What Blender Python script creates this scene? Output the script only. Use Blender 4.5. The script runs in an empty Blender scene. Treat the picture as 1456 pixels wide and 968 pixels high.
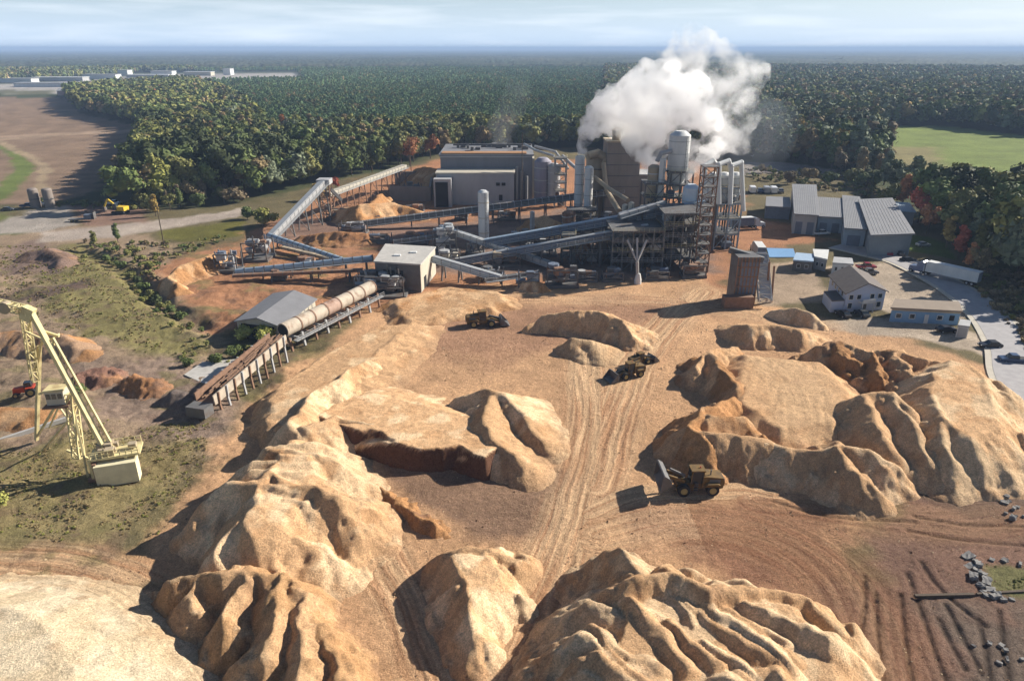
import bpy, math, random
import numpy as np
from mathutils import Vector, Matrix
R = math.radians
random.seed(7)
rng = np.random.default_rng(11)
scene = bpy.context.scene
COL = scene.collection

# ------------------------------------------------------------------ camera
H = 60.0; PITCH = R(22.55); F = 1000.0
cp, sp = math.cos(PITCH), math.sin(PITCH)
cam_d = bpy.data.cameras.new('camera'); cam = bpy.data.objects.new('camera', cam_d); COL.objects.link(cam)
cam_d.lens = 36.0 * F / 1456.0; cam_d.sensor_width = 36.0; cam_d.clip_start = 1.0; cam_d.clip_end = 80000.0
cam.location = (0, 0, H); cam.rotation_euler = (math.pi / 2 - PITCH, 0, 0)
scene.camera = cam

def ray(px, py):
    u = (px - 728.0) / F; v = (484.0 - py) / F
    return u, cp + v * sp, -sp + v * cp
def G(px, py, z=0.0):                 # photo pixel -> point on the horizontal plane z
    dx, dy, dz = ray(px, py)
    t = (z - H) / min(dz, -1e-3)
    return (dx * t, dy * t, z)
def P(px, py, D):                     # photo pixel -> point on the vertical plane y = D
    dx, dy, dz = ray(px, py)
    t = D / dy
    return (dx * t, D, H + dz * t)
def gv(px, py, z=0.0): return Vector(G(px, py, z))
def pv(px, py, D): return Vector(P(px, py, D))

# ------------------------------------------------------------------ light
SUN_AZ = R(25); SUN_EL = R(28.5)        # azimuth measured from +X towards +Y
sdir = Vector((math.cos(SUN_EL) * math.cos(SUN_AZ), math.cos(SUN_EL) * math.sin(SUN_AZ), math.sin(SUN_EL)))
sun_d = bpy.data.lights.new('sun', 'SUN'); sun = bpy.data.objects.new('sun', sun_d); COL.objects.link(sun)
sun_d.energy = 5.0; sun_d.angle = R(0.55); sun_d.color = (1.0, 0.93, 0.82)
sun.rotation_euler = sdir.to_track_quat('Z', 'Y').to_euler(); sun.location = (100, 0, 200)
world = bpy.data.worlds.new('World'); scene.world = world; world.use_nodes = True
wn = world.node_tree; wn.nodes.clear()
wo = wn.nodes.new('ShaderNodeOutputWorld'); bg = wn.nodes.new('ShaderNodeBackground')
sky = wn.nodes.new('ShaderNodeTexSky'); sky.sky_type = 'NISHITA'; sky.sun_disc = False
sky.sun_elevation = SUN_EL; sky.sun_rotation = math.pi / 2 - SUN_AZ
sky.altitude = 60; sky.air_density = 1.0; sky.dust_density = 0.6; sky.ozone_density = 2.5
bg.inputs['Strength'].default_value = 0.05
tc = wn.nodes.new('ShaderNodeTexCoord'); mp = wn.nodes.new('ShaderNodeMapping'); mp.inputs['Scale'].default_value = (2.2, 2.2, 26)
ns = wn.nodes.new('ShaderNodeTexNoise'); ns.inputs['Scale'].default_value = 2.6; ns.inputs['Detail'].default_value = 7
cr = wn.nodes.new('ShaderNodeValToRGB'); cr.color_ramp.elements[0].position = 0.45; cr.color_ramp.elements[1].position = 0.72
cr.color_ramp.elements[1].color = (0.5, 0.5, 0.5, 1)
mx = wn.nodes.new('ShaderNodeMixRGB'); mx.inputs[2].default_value = (12.2, 13.0, 13.9, 1)
sx = wn.nodes.new('ShaderNodeSeparateXYZ'); vr = wn.nodes.new('ShaderNodeMapRange'); vm = wn.nodes.new('ShaderNodeMixRGB'); vm.inputs[2].default_value = (8.4, 10.6, 13.4, 1)
vr.interpolation_type = 'SMOOTHSTEP'; vr.inputs['From Min'].default_value = -0.02; vr.inputs['From Max'].default_value = 0.13; vr.inputs['To Min'].default_value = 0.9; vr.inputs['To Max'].default_value = 0.0
L = wn.links.new
L(tc.outputs['Generated'], mp.inputs[0]); L(mp.outputs[0], ns.inputs['Vector']); L(ns.outputs['Fac'], cr.inputs[0])
L(tc.outputs['Generated'], sx.inputs[0]); L(sx.outputs[2], vr.inputs[0]); L(vr.outputs[0], vm.inputs[0]); L(sky.outputs[0], vm.inputs[1])
vl = wn.nodes.new('ShaderNodeMapRange'); vl.inputs['From Min'].default_value = 0.03; vl.inputs['From Max'].default_value = 0.14; vl.inputs['To Min'].default_value = 1; vl.inputs['To Max'].default_value = 0
cm = wn.nodes.new('ShaderNodeMath'); cm.operation = 'MULTIPLY'; L(sx.outputs[2], vl.inputs[0]); L(vl.outputs[0], cm.inputs[0]); L(cr.outputs[0], cm.inputs[1]); L(cm.outputs[0], mx.inputs[0]); L(vm.outputs[0], mx.inputs[1]); L(mx.outputs[0], bg.inputs['Color']); L(bg.outputs[0], wo.inputs['Surface'])
scene.view_settings.view_transform = 'Standard'; scene.view_settings.look = 'None'
scene.view_settings.gamma = 1.0; scene.view_settings.exposure = 0.90
scene.render.engine = 'CYCLES'
cy = scene.cycles
cy.use_denoising = True; cy.max_bounces = 64; cy.diffuse_bounces = 4; cy.glossy_bounces = 2; cy.transmission_bounces = 3
cy.transparent_max_bounces = 8; cy.volume_bounces = 60; cy.volume_step_rate = 1.0; cy.volume_max_steps = 256
cy.use_adaptive_sampling = True; cy.adaptive_threshold = 0.02

# ------------------------------------------------------------------ materials
MATS = {}
def mat(name, col, rough=0.85, var=0.18, scale=1.5, metal=0.0, bump=0.0, vc=False, oc=False, spec=0.3, streak=None, bscale=None, rust=None):
    if name in MATS: return MATS[name]
    m = bpy.data.materials.new(name); m.use_nodes = True; MATS[name] = m
    t = m.node_tree; N = t.nodes.new; K = t.links.new
    b = t.nodes['Principled BSDF']; b.inputs['Roughness'].default_value = rough; b.inputs['Metallic'].default_value = metal
    b.inputs['Specular IOR Level'].default_value = spec
    tcn = N('ShaderNodeTexCoord'); src = tcn.outputs['Object']
    if streak:
        mpn = N('ShaderNodeMapping'); mpn.inputs['Scale'].default_value = streak; K(src, mpn.inputs[0]); src = mpn.outputs[0]
    n1 = N('ShaderNodeTexNoise'); n1.inputs['Scale'].default_value = scale; n1.inputs['Detail'].default_value = 8; n1.inputs['Roughness'].default_value = 0.65
    K(src, n1.inputs['Vector'])
    mr = N('ShaderNodeMapRange'); mr.inputs['From Min'].default_value = 0.25; mr.inputs['From Max'].default_value = 0.75
    mr.inputs['To Min'].default_value = 1 - var; mr.inputs['To Max'].default_value = 1 + var
    K(n1.outputs['Fac'], mr.inputs[0])
    mul = N('ShaderNodeMixRGB'); mul.blend_type = 'MULTIPLY'; mul.inputs[0].default_value = 1.0
    if vc:
        a = N('ShaderNodeVertexColor'); a.layer_name = 'Col'; base = a.outputs[0]
        if oc:
            oi = N('ShaderNodeObjectInfo'); m2 = N('ShaderNodeMixRGB'); m2.blend_type = 'MULTIPLY'; m2.inputs[0].default_value = 1
            K(base, m2.inputs[1]); K(oi.outputs['Color'], m2.inputs[2]); base = m2.outputs[0]
        K(base, mul.inputs[1])
    elif oc:
        oi = N('ShaderNodeObjectInfo'); K(oi.outputs['Color'], mul.inputs[1])
    else:
        mul.inputs[1].default_value = (*col, 1)
    K(mr.outputs[0], mul.inputs[2])
    out = mul.outputs[0]
    if rust:
        n3 = N('ShaderNodeTexNoise'); n3.inputs['Scale'].default_value = scale * 0.6; n3.inputs['Detail'].default_value = 10; K(tcn.outputs['Object'], n3.inputs['Vector'])
        rr = N('ShaderNodeMapRange'); rr.inputs['From Min'].default_value = 0.55; rr.inputs['From Max'].default_value = 0.72; K(n3.outputs['Fac'], rr.inputs[0])
        rr.inputs['To Max'].default_value = 0.75
        m3 = N('ShaderNodeMixRGB'); K(rr.outputs[0], m3.inputs[0]); K(out, m3.inputs[1]); m3.inputs[2].default_value = (*rust, 1); out = m3.outputs[0]
    K(out, b.inputs['Base Color'])
    if bump > 0:
        bp = N('ShaderNodeBump'); bp.inputs['Strength'].default_value = 1.0; bp.inputs['Distance'].default_value = bump
        n2 = N('ShaderNodeTexNoise'); n2.inputs['Scale'].default_value = bscale or scale; n2.inputs['Detail'].default_value = 6
        K(src, n2.inputs['Vector']); K(n2.outputs['Fac'], bp.inputs['Height']); K(bp.outputs[0], b.inputs['Normal'])
    return m
RUST = (0.16, 0.07, 0.035)
M = dict(
    conc=mat('concrete', (0.42, 0.40, 0.37), 0.9, 0.2, 0.8),
    grey=mat('grey_cladding', (0.20, 0.20, 0.215), 0.6, 0.16, 0.25, streak=(1, 1, 0.25), rust=None),
    lgrey=mat('light_grey_cladding', (0.36, 0.36, 0.36), 0.6, 0.15, 0.3, streak=(1, 1, 0.25)),
    dgrey=mat('dark_grey_steel', (0.125, 0.122, 0.12), 0.6, 0.25, 0.6, rust=(0.10, 0.06, 0.04)),
    white=mat('white_steel', (0.60, 0.60, 0.58), 0.5, 0.12, 0.6, streak=(1, 1, 0.2)),
    cream=mat('cream_cladding', (0.46, 0.42, 0.34), 0.6, 0.14, 0.5, streak=(1, 1, 0.2)),
    tan=mat('tan_steel', (0.36, 0.29, 0.20), 0.6, 0.15, 0.5, streak=(1, 1, 0.2)),
    brown=mat('brown_grey_cladding', (0.22, 0.185, 0.16), 0.7, 0.16, 0.3, streak=(1, 1, 0.2)),
    rustm=mat('rusty_steel', (0.22, 0.13, 0.085), 0.8, 0.3, 1.2),
    black=mat('black_opening', (0.014, 0.014, 0.016), 0.9, 0.1, 1.0),
    rubber=mat('rubber', (0.022, 0.022, 0.024), 0.85, 0.2, 2.0),
    glass=mat('dark_glass', (0.02, 0.028, 0.035), 0.08, 0.05, 1.0, spec=0.6),
    blue=mat('blue_grey_steel', (0.26, 0.33, 0.40), 0.45, 0.14, 0.8, spec=0.5),
    dblue=mat('dark_blue_steel', (0.13, 0.155, 0.20), 0.5, 0.2, 0.8),
    yellow=mat('faded_yellow_paint', (0.60, 0.51, 0.27), 0.6, 0.25, 0.9, rust=(0.30, 0.19, 0.09)),
    myel=mat('machine_yellow', (0.15, 0.09, 0.03), 0.8, 0.35, 1.5, rust=(0.07, 0.05, 0.035)),
    galv=mat('galvanised_steel', (0.42, 0.43, 0.43), 0.4, 0.16, 1.0, metal=0.3),
    rim=mat('wheel_rim', (0.30, 0.24, 0.10), 0.6, 0.2, 2.0),
    red=mat('red_paint', (0.42, 0.06, 0.03), 0.5, 0.2, 1.0),
    roofg=mat('grey_roof', (0.19, 0.19, 0.20), 0.7, 0.14, 0.35),
    roofb=mat('brown_shingle', (0.135, 0.115, 0.105), 0.9, 0.2, 0.8),
    rooft=mat('tan_roof', (0.25, 0.20, 0.155), 0.9, 0.15, 0.4),
    bwall=mat('pale_blue_siding', (0.42, 0.47, 0.58), 0.7, 0.08, 0.8, streak=(0.2, 0.2, 6)),
    bmetal=mat('blue_siding', (0.17, 0.30, 0.46), 0.6, 0.08, 0.8),
    bark=mat('bark', (0.10, 0.075, 0.055), 0.95, 0.3, 3.0),
    chips=mat('wood_chips_on_steel', (0.36, 0.19, 0.09), 0.95, 0.25, 2.0, bump=0.2),
    logs=mat('rough_logs', (0.19, 0.115, 0.075), 0.95, 0.45, 3.0, bump=0.1),
    paint=mat('vehicle_paint', (1, 1, 1), 0.3, 0.05, 1.0, oc=True, spec=0.5),
    stone=mat('broken_concrete', (0.21, 0.20, 0.19), 0.95, 0.3, 2.0, bump=0.1),
    leaf=mat('leaves', (1, 1, 1), 0.75, 0.22, 0.6, vc=True, oc=True, spec=0.15),
    forest=mat('forest_leaves', (1, 1, 1), 0.8, 0.15, 0.05, vc=True, spec=0.1),
)

# ------------------------------------------------------------------ mesh builder
class MB:
    def __init__(s): s.v = []; s.f = []
    def add(s, vs, fs):
        o = len(s.v); s.v += [tuple(v) for v in vs]; s.f += [tuple(i + o for i in f) for f in fs]; return s
    def box(s, c, d, rz=0.0, rx=0.0, ry=0.0):
        m = Matrix.Rotation(rz, 3, 'Z') @ Matrix.Rotation(ry, 3, 'Y') @ Matrix.Rotation(rx, 3, 'X'); c = Vector(c)
        vs = [c + m @ Vector((x * d[0] / 2, y * d[1] / 2, z * d[2] / 2)) for z in (-1, 1) for y in (-1, 1) for x in (-1, 1)]
        return s.add(vs, [(0, 2, 3, 1), (4, 5, 7, 6), (0, 1, 5, 4), (2, 6, 7, 3), (0, 4, 6, 2), (1, 3, 7, 5)])
    def frame(s, p, q):
        p, q = Vector(p), Vector(q); d = (q - p); l = d.length; d.normalize()
        a = Vector((0, 0, 1)).cross(d)
        if a.length < 1e-3: a = Vector((1, 0, 0))
        a.normalize(); b = d.cross(a); return p, q, d, a, b, l
    def beam(s, p, q, w, h=None):
        h = h or w; p, q, d, a, b, l = s.frame(p, q)
        vs = [o + a * (x * w / 2) + b * (y * h / 2) for o in (p, q) for x, y in ((-1, -1), (1, -1), (1, 1), (-1, 1))]
        return s.add(vs, [(3, 2, 1, 0), (4, 5, 6, 7), (0, 1, 5, 4), (1, 2, 6, 5), (2, 3, 7, 6), (3, 0, 4, 7)])
    def tube(s, p, q, r0, r1=None, n=10, caps=True):
        r1 = r0 if r1 is None else r1; p, q, d, a, b, l = s.frame(p, q)
        vs = []
        for o, r in ((p, r0), (q, r1)):
            for i in range(n):
                t = 2 * math.pi * i / n; vs.append(o + a * math.cos(t) * r + b * math.sin(t) * r)
        fs = [(i, (i + 1) % n, n + (i + 1) % n, n + i) for i in range(n)]
        if caps: fs += [tuple(range(n - 1, -1, -1)), tuple(range(n, 2 * n))]
        return s.add(vs, fs)
    def lathe(s, c, prof, n=14):
        c = Vector(c); vs = []; fs = []
        for r, z in prof:
            for i in range(n):
                t = 2 * math.pi * i / n; vs.append(c + Vector((r * math.cos(t), r * math.sin(t), z)))
        for k in range(len(prof) - 1):
            for i in range(n):
                j = (i + 1) % n; fs.append((k * n + i, k * n + j, (k + 1) * n + j, (k + 1) * n + i))
        fs.append(tuple(range(n - 1, -1, -1))); fs.append(tuple(range((len(prof) - 1) * n, len(prof) * n)))
        return s.add(vs, fs)
    def prism(s, pts, z0, z1):        # footprint polygon (ccw), vertical extrusion
        n = len(pts); vs = [(x, y, z0) for x, y in pts] + [(x, y, z1) for x, y in pts]
        return s.add(vs, [tuple(range(n - 1, -1, -1)), tuple(range(n, 2 * n))] + [(i, (i + 1) % n, n + (i + 1) % n, n + i) for i in range(n)])
    def profile(s, pts, y0, y1):      # side profile in x,z extruded along y
        n = len(pts); vs = [(x, y0, z) for x, z in pts] + [(x, y1, z) for x, z in pts]
        return s.add(vs, [tuple(range(n)), tuple(range(2 * n - 1, n - 1, -1))] + [((i + 1) % n, i, n + i, n + (i + 1) % n) for i in range(n)])
    def truss(s, p, q, w, h, n, t=0.12):   # open lattice girder between p and q
        p, q, d, a, b, l = s.frame(p, q); c = [(-w / 2, -h / 2), (w / 2, -h / 2), (w / 2, h / 2), (-w / 2, h / 2)]
        pt = lambda k, i: p + d * (l * k / n) + a * c[i][0] + b * c[i][1]
        for i in range(4): s.beam(pt(0, i), pt(n, i), t)
        for k in range(n + 1):
            for i in range(4): s.beam(pt(k, i), pt(k, (i + 1) % 4), t * .7)
            if k < n:
                for i in range(4): s.beam(pt(k, i), pt(k + 1, (i + 1) % 4), t * .7) if (k + i) % 2 else s.beam(pt(k, (i + 1) % 4), pt(k + 1, i), t * .7)
        return s
    def lattice_tower(s, x0, x1, y0, y1, z0, z1, n, t=0.25):
        c = [(x0, y0), (x1, y0), (x1, y1), (x0, y1)]
        for x, y in c: s.beam((x, y, z0), (x, y, z1), t)
        for k in range(1, n + 1):
            z = z0 + (z1 - z0) * k / n; zp = z0 + (z1 - z0) * (k - 1) / n
            for i in range(4):
                a, b = c[i], c[(i + 1) % 4]; s.beam((*a, z), (*b, z), t * .8)
                s.beam((*(a if k % 2 else b), zp), (*(b if k % 2 else a), z), t * .5)
        return s
    def cloud_of(s, n, size, rnd, jit):     # n small boxes scattered by jit() : machinery clutter of one machine
        for _ in range(n): s.box(jit(), (rnd.uniform(*size), rnd.uniform(*size), rnd.uniform(*size)), rnd.uniform(0, 3))
        return s

def link(o, parent=None):
    COL.objects.link(o)
    if parent is not None: o.parent = parent
    return o
def part(name, mb, m, parent=None, smooth=False, label=None, local=False):
    me = bpy.data.meshes.new(name)
    off = Vector((0, 0, 0))
    if parent is not None and not local:
        q = parent
        while q is not None: off += Vector(q.location); q = q.parent
    me.from_pydata([(v[0] - off.x, v[1] - off.y, v[2] - off.z) for v in mb.v], [], mb.f)
    me.materials.append(m); me.update()
    if smooth:
        for p in me.polygons: p.use_smooth = True
        me.set_sharp_from_angle(angle=R(35))
    o = bpy.data.objects.new(name, me); link(o, parent)
    if label: o['label'] = label
    return o
def tag(o, label=None, cat=None, group=None, kind=None):
    if label: o['label'] = label
    if cat: o['category'] = cat
    if group: o['group'] = group
    if kind: o['kind'] = kind
    return o
def thing(name, label, cat, loc=(0, 0, 0), rz=0.0, group=None):
    o = bpy.data.objects.new(name, None); o.empty_display_size = 0.5; COL.objects.link(o)
    o.location = loc; o.rotation_euler = (0, 0, rz); return tag(o, label, cat, group)
CH = {}
def copy_tree(o, parent=None):
    c = o.copy(); COL.objects.link(c); c.parent = parent
    for ch in [x for x in o.children]: copy_tree(ch, c)
    return c

# ------------------------------------------------------------------ numpy noise
def _h(ix, iy, s):
    n = (ix.astype(np.int64) * 374761393 + iy.astype(np.int64) * 668265263 + s * 1442695041) & 0x7fffffff
    n = ((n ^ (n >> 13)) * 1274126177) & 0x7fffffff
    return ((n ^ (n >> 16)) & 0xffff) / 65535.0
def noise(x, y, s=0):
    x = np.asarray(x, float); y = np.asarray(y, float)
    ix = np.floor(x); iy = np.floor(y); fx = x - ix; fy = y - iy
    def g(a, b, dx, dy):
        t = _h(a, b, s) * 2 * np.pi; return np.cos(t) * dx + np.sin(t) * dy
    ux = fx * fx * fx * (fx * (fx * 6 - 15) + 10); uy = fy * fy * fy * (fy * (fy * 6 - 15) + 10)
    a = g(ix, iy, fx, fy); b = g(ix + 1, iy, fx - 1, fy); c = g(ix, iy + 1, fx, fy - 1); d = g(ix + 1, iy + 1, fx - 1, fy - 1)
    return 1.5 * ((a * (1 - ux) + b * ux) * (1 - uy) + (c * (1 - ux) + d * ux) * uy)
def fbm(x, y, o=4, s=0):
    r = 0; a = 0.55
    for k in range(o): r = r + a * noise(x * 2 ** k, y * 2 ** k, s + k * 17); a *= 0.5
    return r
def sstep(a, b, x):
    t = np.clip((x - a) / (b - a), 0, 1); return t * t * (3 - 2 * t)
def inside(x, y, poly):
    r = np.zeros(np.shape(x), bool); n = len(poly)
    for i in range(n):
        x0, y0 = poly[i][:2]; x1, y1 = poly[(i + 1) % n][:2]
        if y0 == y1: continue
        c = ((y0 > y) != (y1 > y)) & (x < (x1 - x0) * (y - y0) / (y1 - y0) + x0); r ^= c
    return r
def segdist(x, y, a, b):
    dx, dy = b[0] - a[0], b[1] - a[1]; l2 = dx * dx + dy * dy + 1e-9
    t = np.clip(((x - a[0]) * dx + (y - a[1]) * dy) / l2, 0, 1)
    ex = x - a[0] - t * dx; ey = y - a[1] - t * dy
    return np.sqrt(ex * ex + ey * ey), t, ex, ey
def sdf(x, y, poly, closed=True):     # distance to outline, negative inside
    d = None; n = len(poly)
    for i in range(n if closed else n - 1):
        q = segdist(x, y, poly[i], poly[(i + 1) % n])[0]; d = q if d is None else np.minimum(d, q)
    return np.where(inside(x, y, poly), -d, d) if closed else d
def gp(pts, z=0.0): return [G(a, b, z)[:2] for a, b in pts]

def grid_mesh(name, X, Y, Z, C, m, keep=None, flow=None, smooth=True, closed_u=False):
    r, c = X.shape
    idx = np.arange(r * c).reshape(r, c)
    if closed_u:
        idx = np.concatenate([idx, idx[:, :1]], axis=1)
    a = idx[:-1, :-1]; b = idx[:-1, 1:]; d = idx[1:, 1:]; e = idx[1:, :-1]
    q = np.stack([a, b, d, e], -1).reshape(-1, 4)
    if keep is not None:
        kf = keep.reshape(-1); q = q[kf[q].any(axis=1)]
    used = np.unique(q); remap = np.full(r * c, -1); remap[used] = np.arange(len(used)); q = remap[q]
    return raw_mesh(name, np.stack([X, Y, Z], -1).reshape(-1, 3)[used], q, m, C.reshape(-1, 3)[used],
                    None if flow is None else flow.reshape(-1, flow.shape[-1])[used], smooth)
def raw_mesh(name, V, Q, m, C=None, flow=None, smooth=True):
    me = bpy.data.meshes.new(name); k = Q.shape[1]
    me.vertices.add(len(V)); me.vertices.foreach_set('co', V.astype(np.float32).ravel())
    me.loops.add(Q.size); me.loops.foreach_set('vertex_index', Q.astype(np.int32).ravel())
    me.polygons.add(len(Q)); me.polygons.foreach_set('loop_start', np.arange(0, Q.size, k, dtype=np.int32))
    me.polygons.foreach_set('use_smooth', np.full(len(Q), smooth))
    me.update(calc_edges=True)
    if C is not None:
        ca = me.color_attributes.new('Col', 'FLOAT_COLOR', 'POINT')
        ca.data.foreach_set('color', np.concatenate([C, np.ones((len(C), 1))], 1).astype(np.float32).ravel())
    if flow is not None:
        fa = me.attributes.new('flow', 'FLOAT_VECTOR', 'POINT'); fa.data.foreach_set('vector', flow.astype(np.float32).ravel())
    me.materials.append(m); me.validate()
    o = bpy.data.objects.new(name, me); COL.objects.link(o); return o
# ------------------------------------------------------------------ ground
# every zone: (colour, outline in photo pixels on z=0, edge softness in metres)
SAND = (0.50, 0.30, 0.165); SAND2 = (0.52, 0.36, 0.21); REDS = (0.36, 0.18, 0.095); BRN = (0.25, 0.155, 0.10)
GRV = (0.33, 0.29, 0.25); GRASS = (0.115, 0.125, 0.04); DRY = (0.29, 0.21, 0.14); MUD = (0.25, 0.18, 0.135)
SITE = [(-900, 300), (60, 292), (200, 302), (345, 288), (455, 262), (560, 240), (620, 222), (660, 215), (830, 210), (900, 215), (1050, 226),
        (1110, 232), (1200, 248), (1255, 272), (1300, 305), (1345, 340), (1395, 378), (1456, 412), (1750, 520), (2400, 900), (3000, 1600), (-3000, 1600)]
SITE_W = gp(SITE)
ZONES = [
    ((0.14, 0.115, 0.06), SITE, 6),
    # site surroundings, left
    (DRY, [(-900, 330), (150, 320), (250, 350), (280, 440), (330, 520), (330, 600), (250, 700), (-900, 760)], 3),
    (GRASS, [(-900, 312), (0, 303), (60, 325), (20, 335), (-900, 345)], 3),
    ((0.21, 0.18, 0.075), [(60, 350), (130, 345), (205, 400), (265, 460), (300, 500), (200, 505), (120, 470), (60, 430)], 3),
    ((0.12, 0.085, 0.065), [(0, 420), (40, 410), (130, 395), (135, 405), (60, 425), (0, 430)], 1.5),
    ((0.20, 0.14, 0.11), [(0, 350), (60, 340), (95, 360), (80, 385), (0, 390)], 3),
    (MUD, [(200, 505), (300, 515), (345, 600), (320, 660), (230, 620), (140, 590), (100, 520)], 3),
    ((0.24, 0.19, 0.09), [(150, 620), (280, 640), (260, 740), (120, 780), (-200, 770), (-200, 660)], 3),
    (GRV, [(-300, 320), (0, 315), (45, 300), (100, 292), (110, 320), (60, 330), (-300, 345)], 2),
    ((0.36, 0.30, 0.25), [(60, 330), (150, 322), (330, 300), (345, 296), (345, 307), (280, 318), (160, 338), (60, 345)], 1.5),
    ((0.24, 0.15, 0.11), [(100, 292), (205, 292), (210, 316), (120, 322)], 2),
    ((0.13, 0.12, 0.03), [(230, 328), (345, 312), (345, 335), (290, 345), (225, 340)], 1.5),
    # the yard
    (REDS, [(215, 385), (240, 370), (330, 345), (420, 300), (480, 268), (620, 228), (1010, 228), (1060, 290), (1040, 420), (640, 420), (400, 470), (300, 470), (280, 440), (250, 430)], 4),
    (SAND, [(345, 590), (420, 520), (520, 450), (600, 415), (700, 405), (1000, 395), (1040, 425), (1110, 440), (1160, 450), (1180, 465), (1300, 478), (1400, 520), (1456, 560), (1600, 640),
            (1456, 680), (1300, 690), (1220, 760), (1210, 1000), (1300, 1500), (-700, 1500), (-700, 790), (0, 785), (205, 790)], 2.5),
    (REDS, [(1010, 300), (1120, 318), (1180, 340), (1110, 352), (1020, 355), (1000, 380), (980, 350)], 3),
    ((0.22, 0.15, 0.115), [(600, 318), (800, 300), (1010, 300), (1015, 385), (860, 398), (700, 392), (610, 380)], 5),  # dark soil, also painting in the shadow among belts and frames
    ((0.24, 0.15, 0.11), [(440, 310), (620, 320), (610, 345), (500, 345), (380, 340), (400, 315)], 4),
    ((0.36, 0.27, 0.19), [(1060, 372), (1160, 372), (1175, 415), (1160, 430), (1085, 432), (1060, 420)], 1.5),
    ((0.40, 0.32, 0.24), [(1180, 380), (1260, 372), (1330, 410), (1380, 450), (1300, 460), (1250, 440), (1190, 400)], 2),
    ((0.42, 0.34, 0.26), [(1165, 455), (1260, 450), (1380, 470), (1400, 478), (1456, 500), (1456, 530), (1380, 500), (1290, 480), (1180, 468)], 1.5),
    ((0.075, 0.11, 0.02), [(1290, 330), (1345, 345), (1365, 372), (1320, 362), (1285, 355)], 1),
    ((0.35, 0.20, 0.12), [(640, 440), (1000, 420), (1040, 440), (900, 470), (700, 520), (560, 500)], 6),
    (BRN, [(555, 640), (700, 680), (800, 672), (800, 760), (740, 775), (640, 750), (560, 690)], 1.5),
    ((0.25, 0.13, 0.078), [(870, 715), (1090, 700), (1230, 770), (1230, 900), (1130, 850), (1000, 800), (870, 790)], 4),
    ((0.205, 0.12, 0.085), [(1290, 700), (1456, 680), (1700, 700), (1700, 1500), (1260, 1500), (1220, 960), (1210, 860), (1230, 780)], 4),
    ((0.12, 0.085, 0.07), [(1300, 700), (1480, 690), (1480, 730), (1400, 740)], 2),
    ((0.15, 0.11, 0.085), [(1330, 870), (1456, 850), (1600, 860), (1600, 1100), (1380, 1000)], 3),
    ((0.15, 0.14, 0.06), [(1402, 806), (1456, 800), (1600, 810), (1600, 855), (1440, 850), (1410, 835)], 0.8),
    # far fields and clearings
    ((0.225, 0.155, 0.105), [(-1500, 140), (95, 139), (112, 160), (215, 184), (205, 222), (150, 248), (140, 272), (60, 292), (-1500, 300)], 3),
    ((0.32, 0.23, 0.16), [(-900, 198), (0, 194), (205, 184), (208, 187), (0, 199), (-900, 206)], 1),
    ((0.13, 0.16, 0.045), [(-900, 210), (0, 206), (40, 225), (52, 238), (20, 275), (0, 285), (-900, 300)], 2),
    ((0.21, 0.145, 0.10), [(-900, 216), (0, 212), (15, 225), (20, 240), (0, 265), (-900, 280)], 2),
    ((0.31, 0.235, 0.15), [(0, 199), (50, 222), (75, 240), (62, 262), (75, 270), (40, 280), (52, 262), (55, 236), (40, 226), (0, 206)], 1.5),
    ((0.16, 0.20, 0.05), [(1235, 180), (1340, 179), (1456, 193), (2000, 235), (2000, 350), (1456, 290), (1330, 285), (1290, 262), (1250, 225)], 3),
    ((0.22, 0.19, 0.085), [(1240, 208), (1330, 210), (1345, 240), (1300, 250), (1260, 235)], 8),
    ((0.24, 0.21, 0.19), [(1055, 232), (1110, 230), (1190, 242), (1190, 250), (1100, 246), (1055, 250)], 1.5),
    ((0.36, 0.33, 0.30), [(-1200, 124), (0, 121), (120, 115), (200, 107), (330, 104.5), (420, 103.5), (425, 112), (330, 114), (110, 134), (0, 134), (-1200, 136)], 8),
    ((0.13, 0.125, 0.07), [(-1200, 130), (0, 129), (60, 128), (90, 131), (60, 134), (-1200, 136)], 8),
]
CLEAR = [gp(p) for p in (
    [(-2500, 140), (95, 139), (112, 160), (215, 184), (205, 222), (192, 250), (200, 275), (202, 296), (60, 300), (-2500, 320)],
    [(1235, 180), (1340, 179), (1456, 193), (2400, 245), (2400, 390), (1456, 310), (1340, 306), (1290, 282), (1262, 264), (1250, 230)],
    [(1055, 230), (1110, 229), (1190, 241), (1190, 252), (1100, 250), (1055, 252)],
    [(-1600, 124), (0, 118), (120, 112), (200, 104), (330, 102.5), (420, 102), (440, 116), (330, 118), (150, 128), (95, 139), (-1600, 139)])]

# bulldozer and loader tracks: centre line in photo pixels, half width in metres
TRACKS = [([(835, 500), (838, 560), (842, 620), (822, 700), (798, 780), (765, 870), (725, 960), (690, 1060)], 5.0),
          ([(1000, 415), (940, 470), (890, 540), (862, 620), (842, 690)], 5.5),
          ([(470, 650), (500, 700), (528, 750), (548, 805), (582, 870), (625, 960), (650, 1050)], 3.8),
          ([(-300, 800), (0, 800), (120, 812), (200, 850), (270, 910), (330, 980), (380, 1060)], 4.5),
          ([(835, 730), (900, 705), (985, 700), (1060, 694), (1100, 700)], 3.0),
          ([(850, 760), (960, 735), (1100, 760), (1200, 830), (1240, 950), (1260, 1080)], 7.0),
          ([(1456, 735), (1340, 745), (1220, 735), (1080, 712)], 5.0),
          ([(1170, 462), (1060, 445), (960, 430), (800, 425), (700, 430), (600, 455)], 5.5),
          ([(1060, 510), (1130, 560), (1150, 640)], 6.0)]
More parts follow.
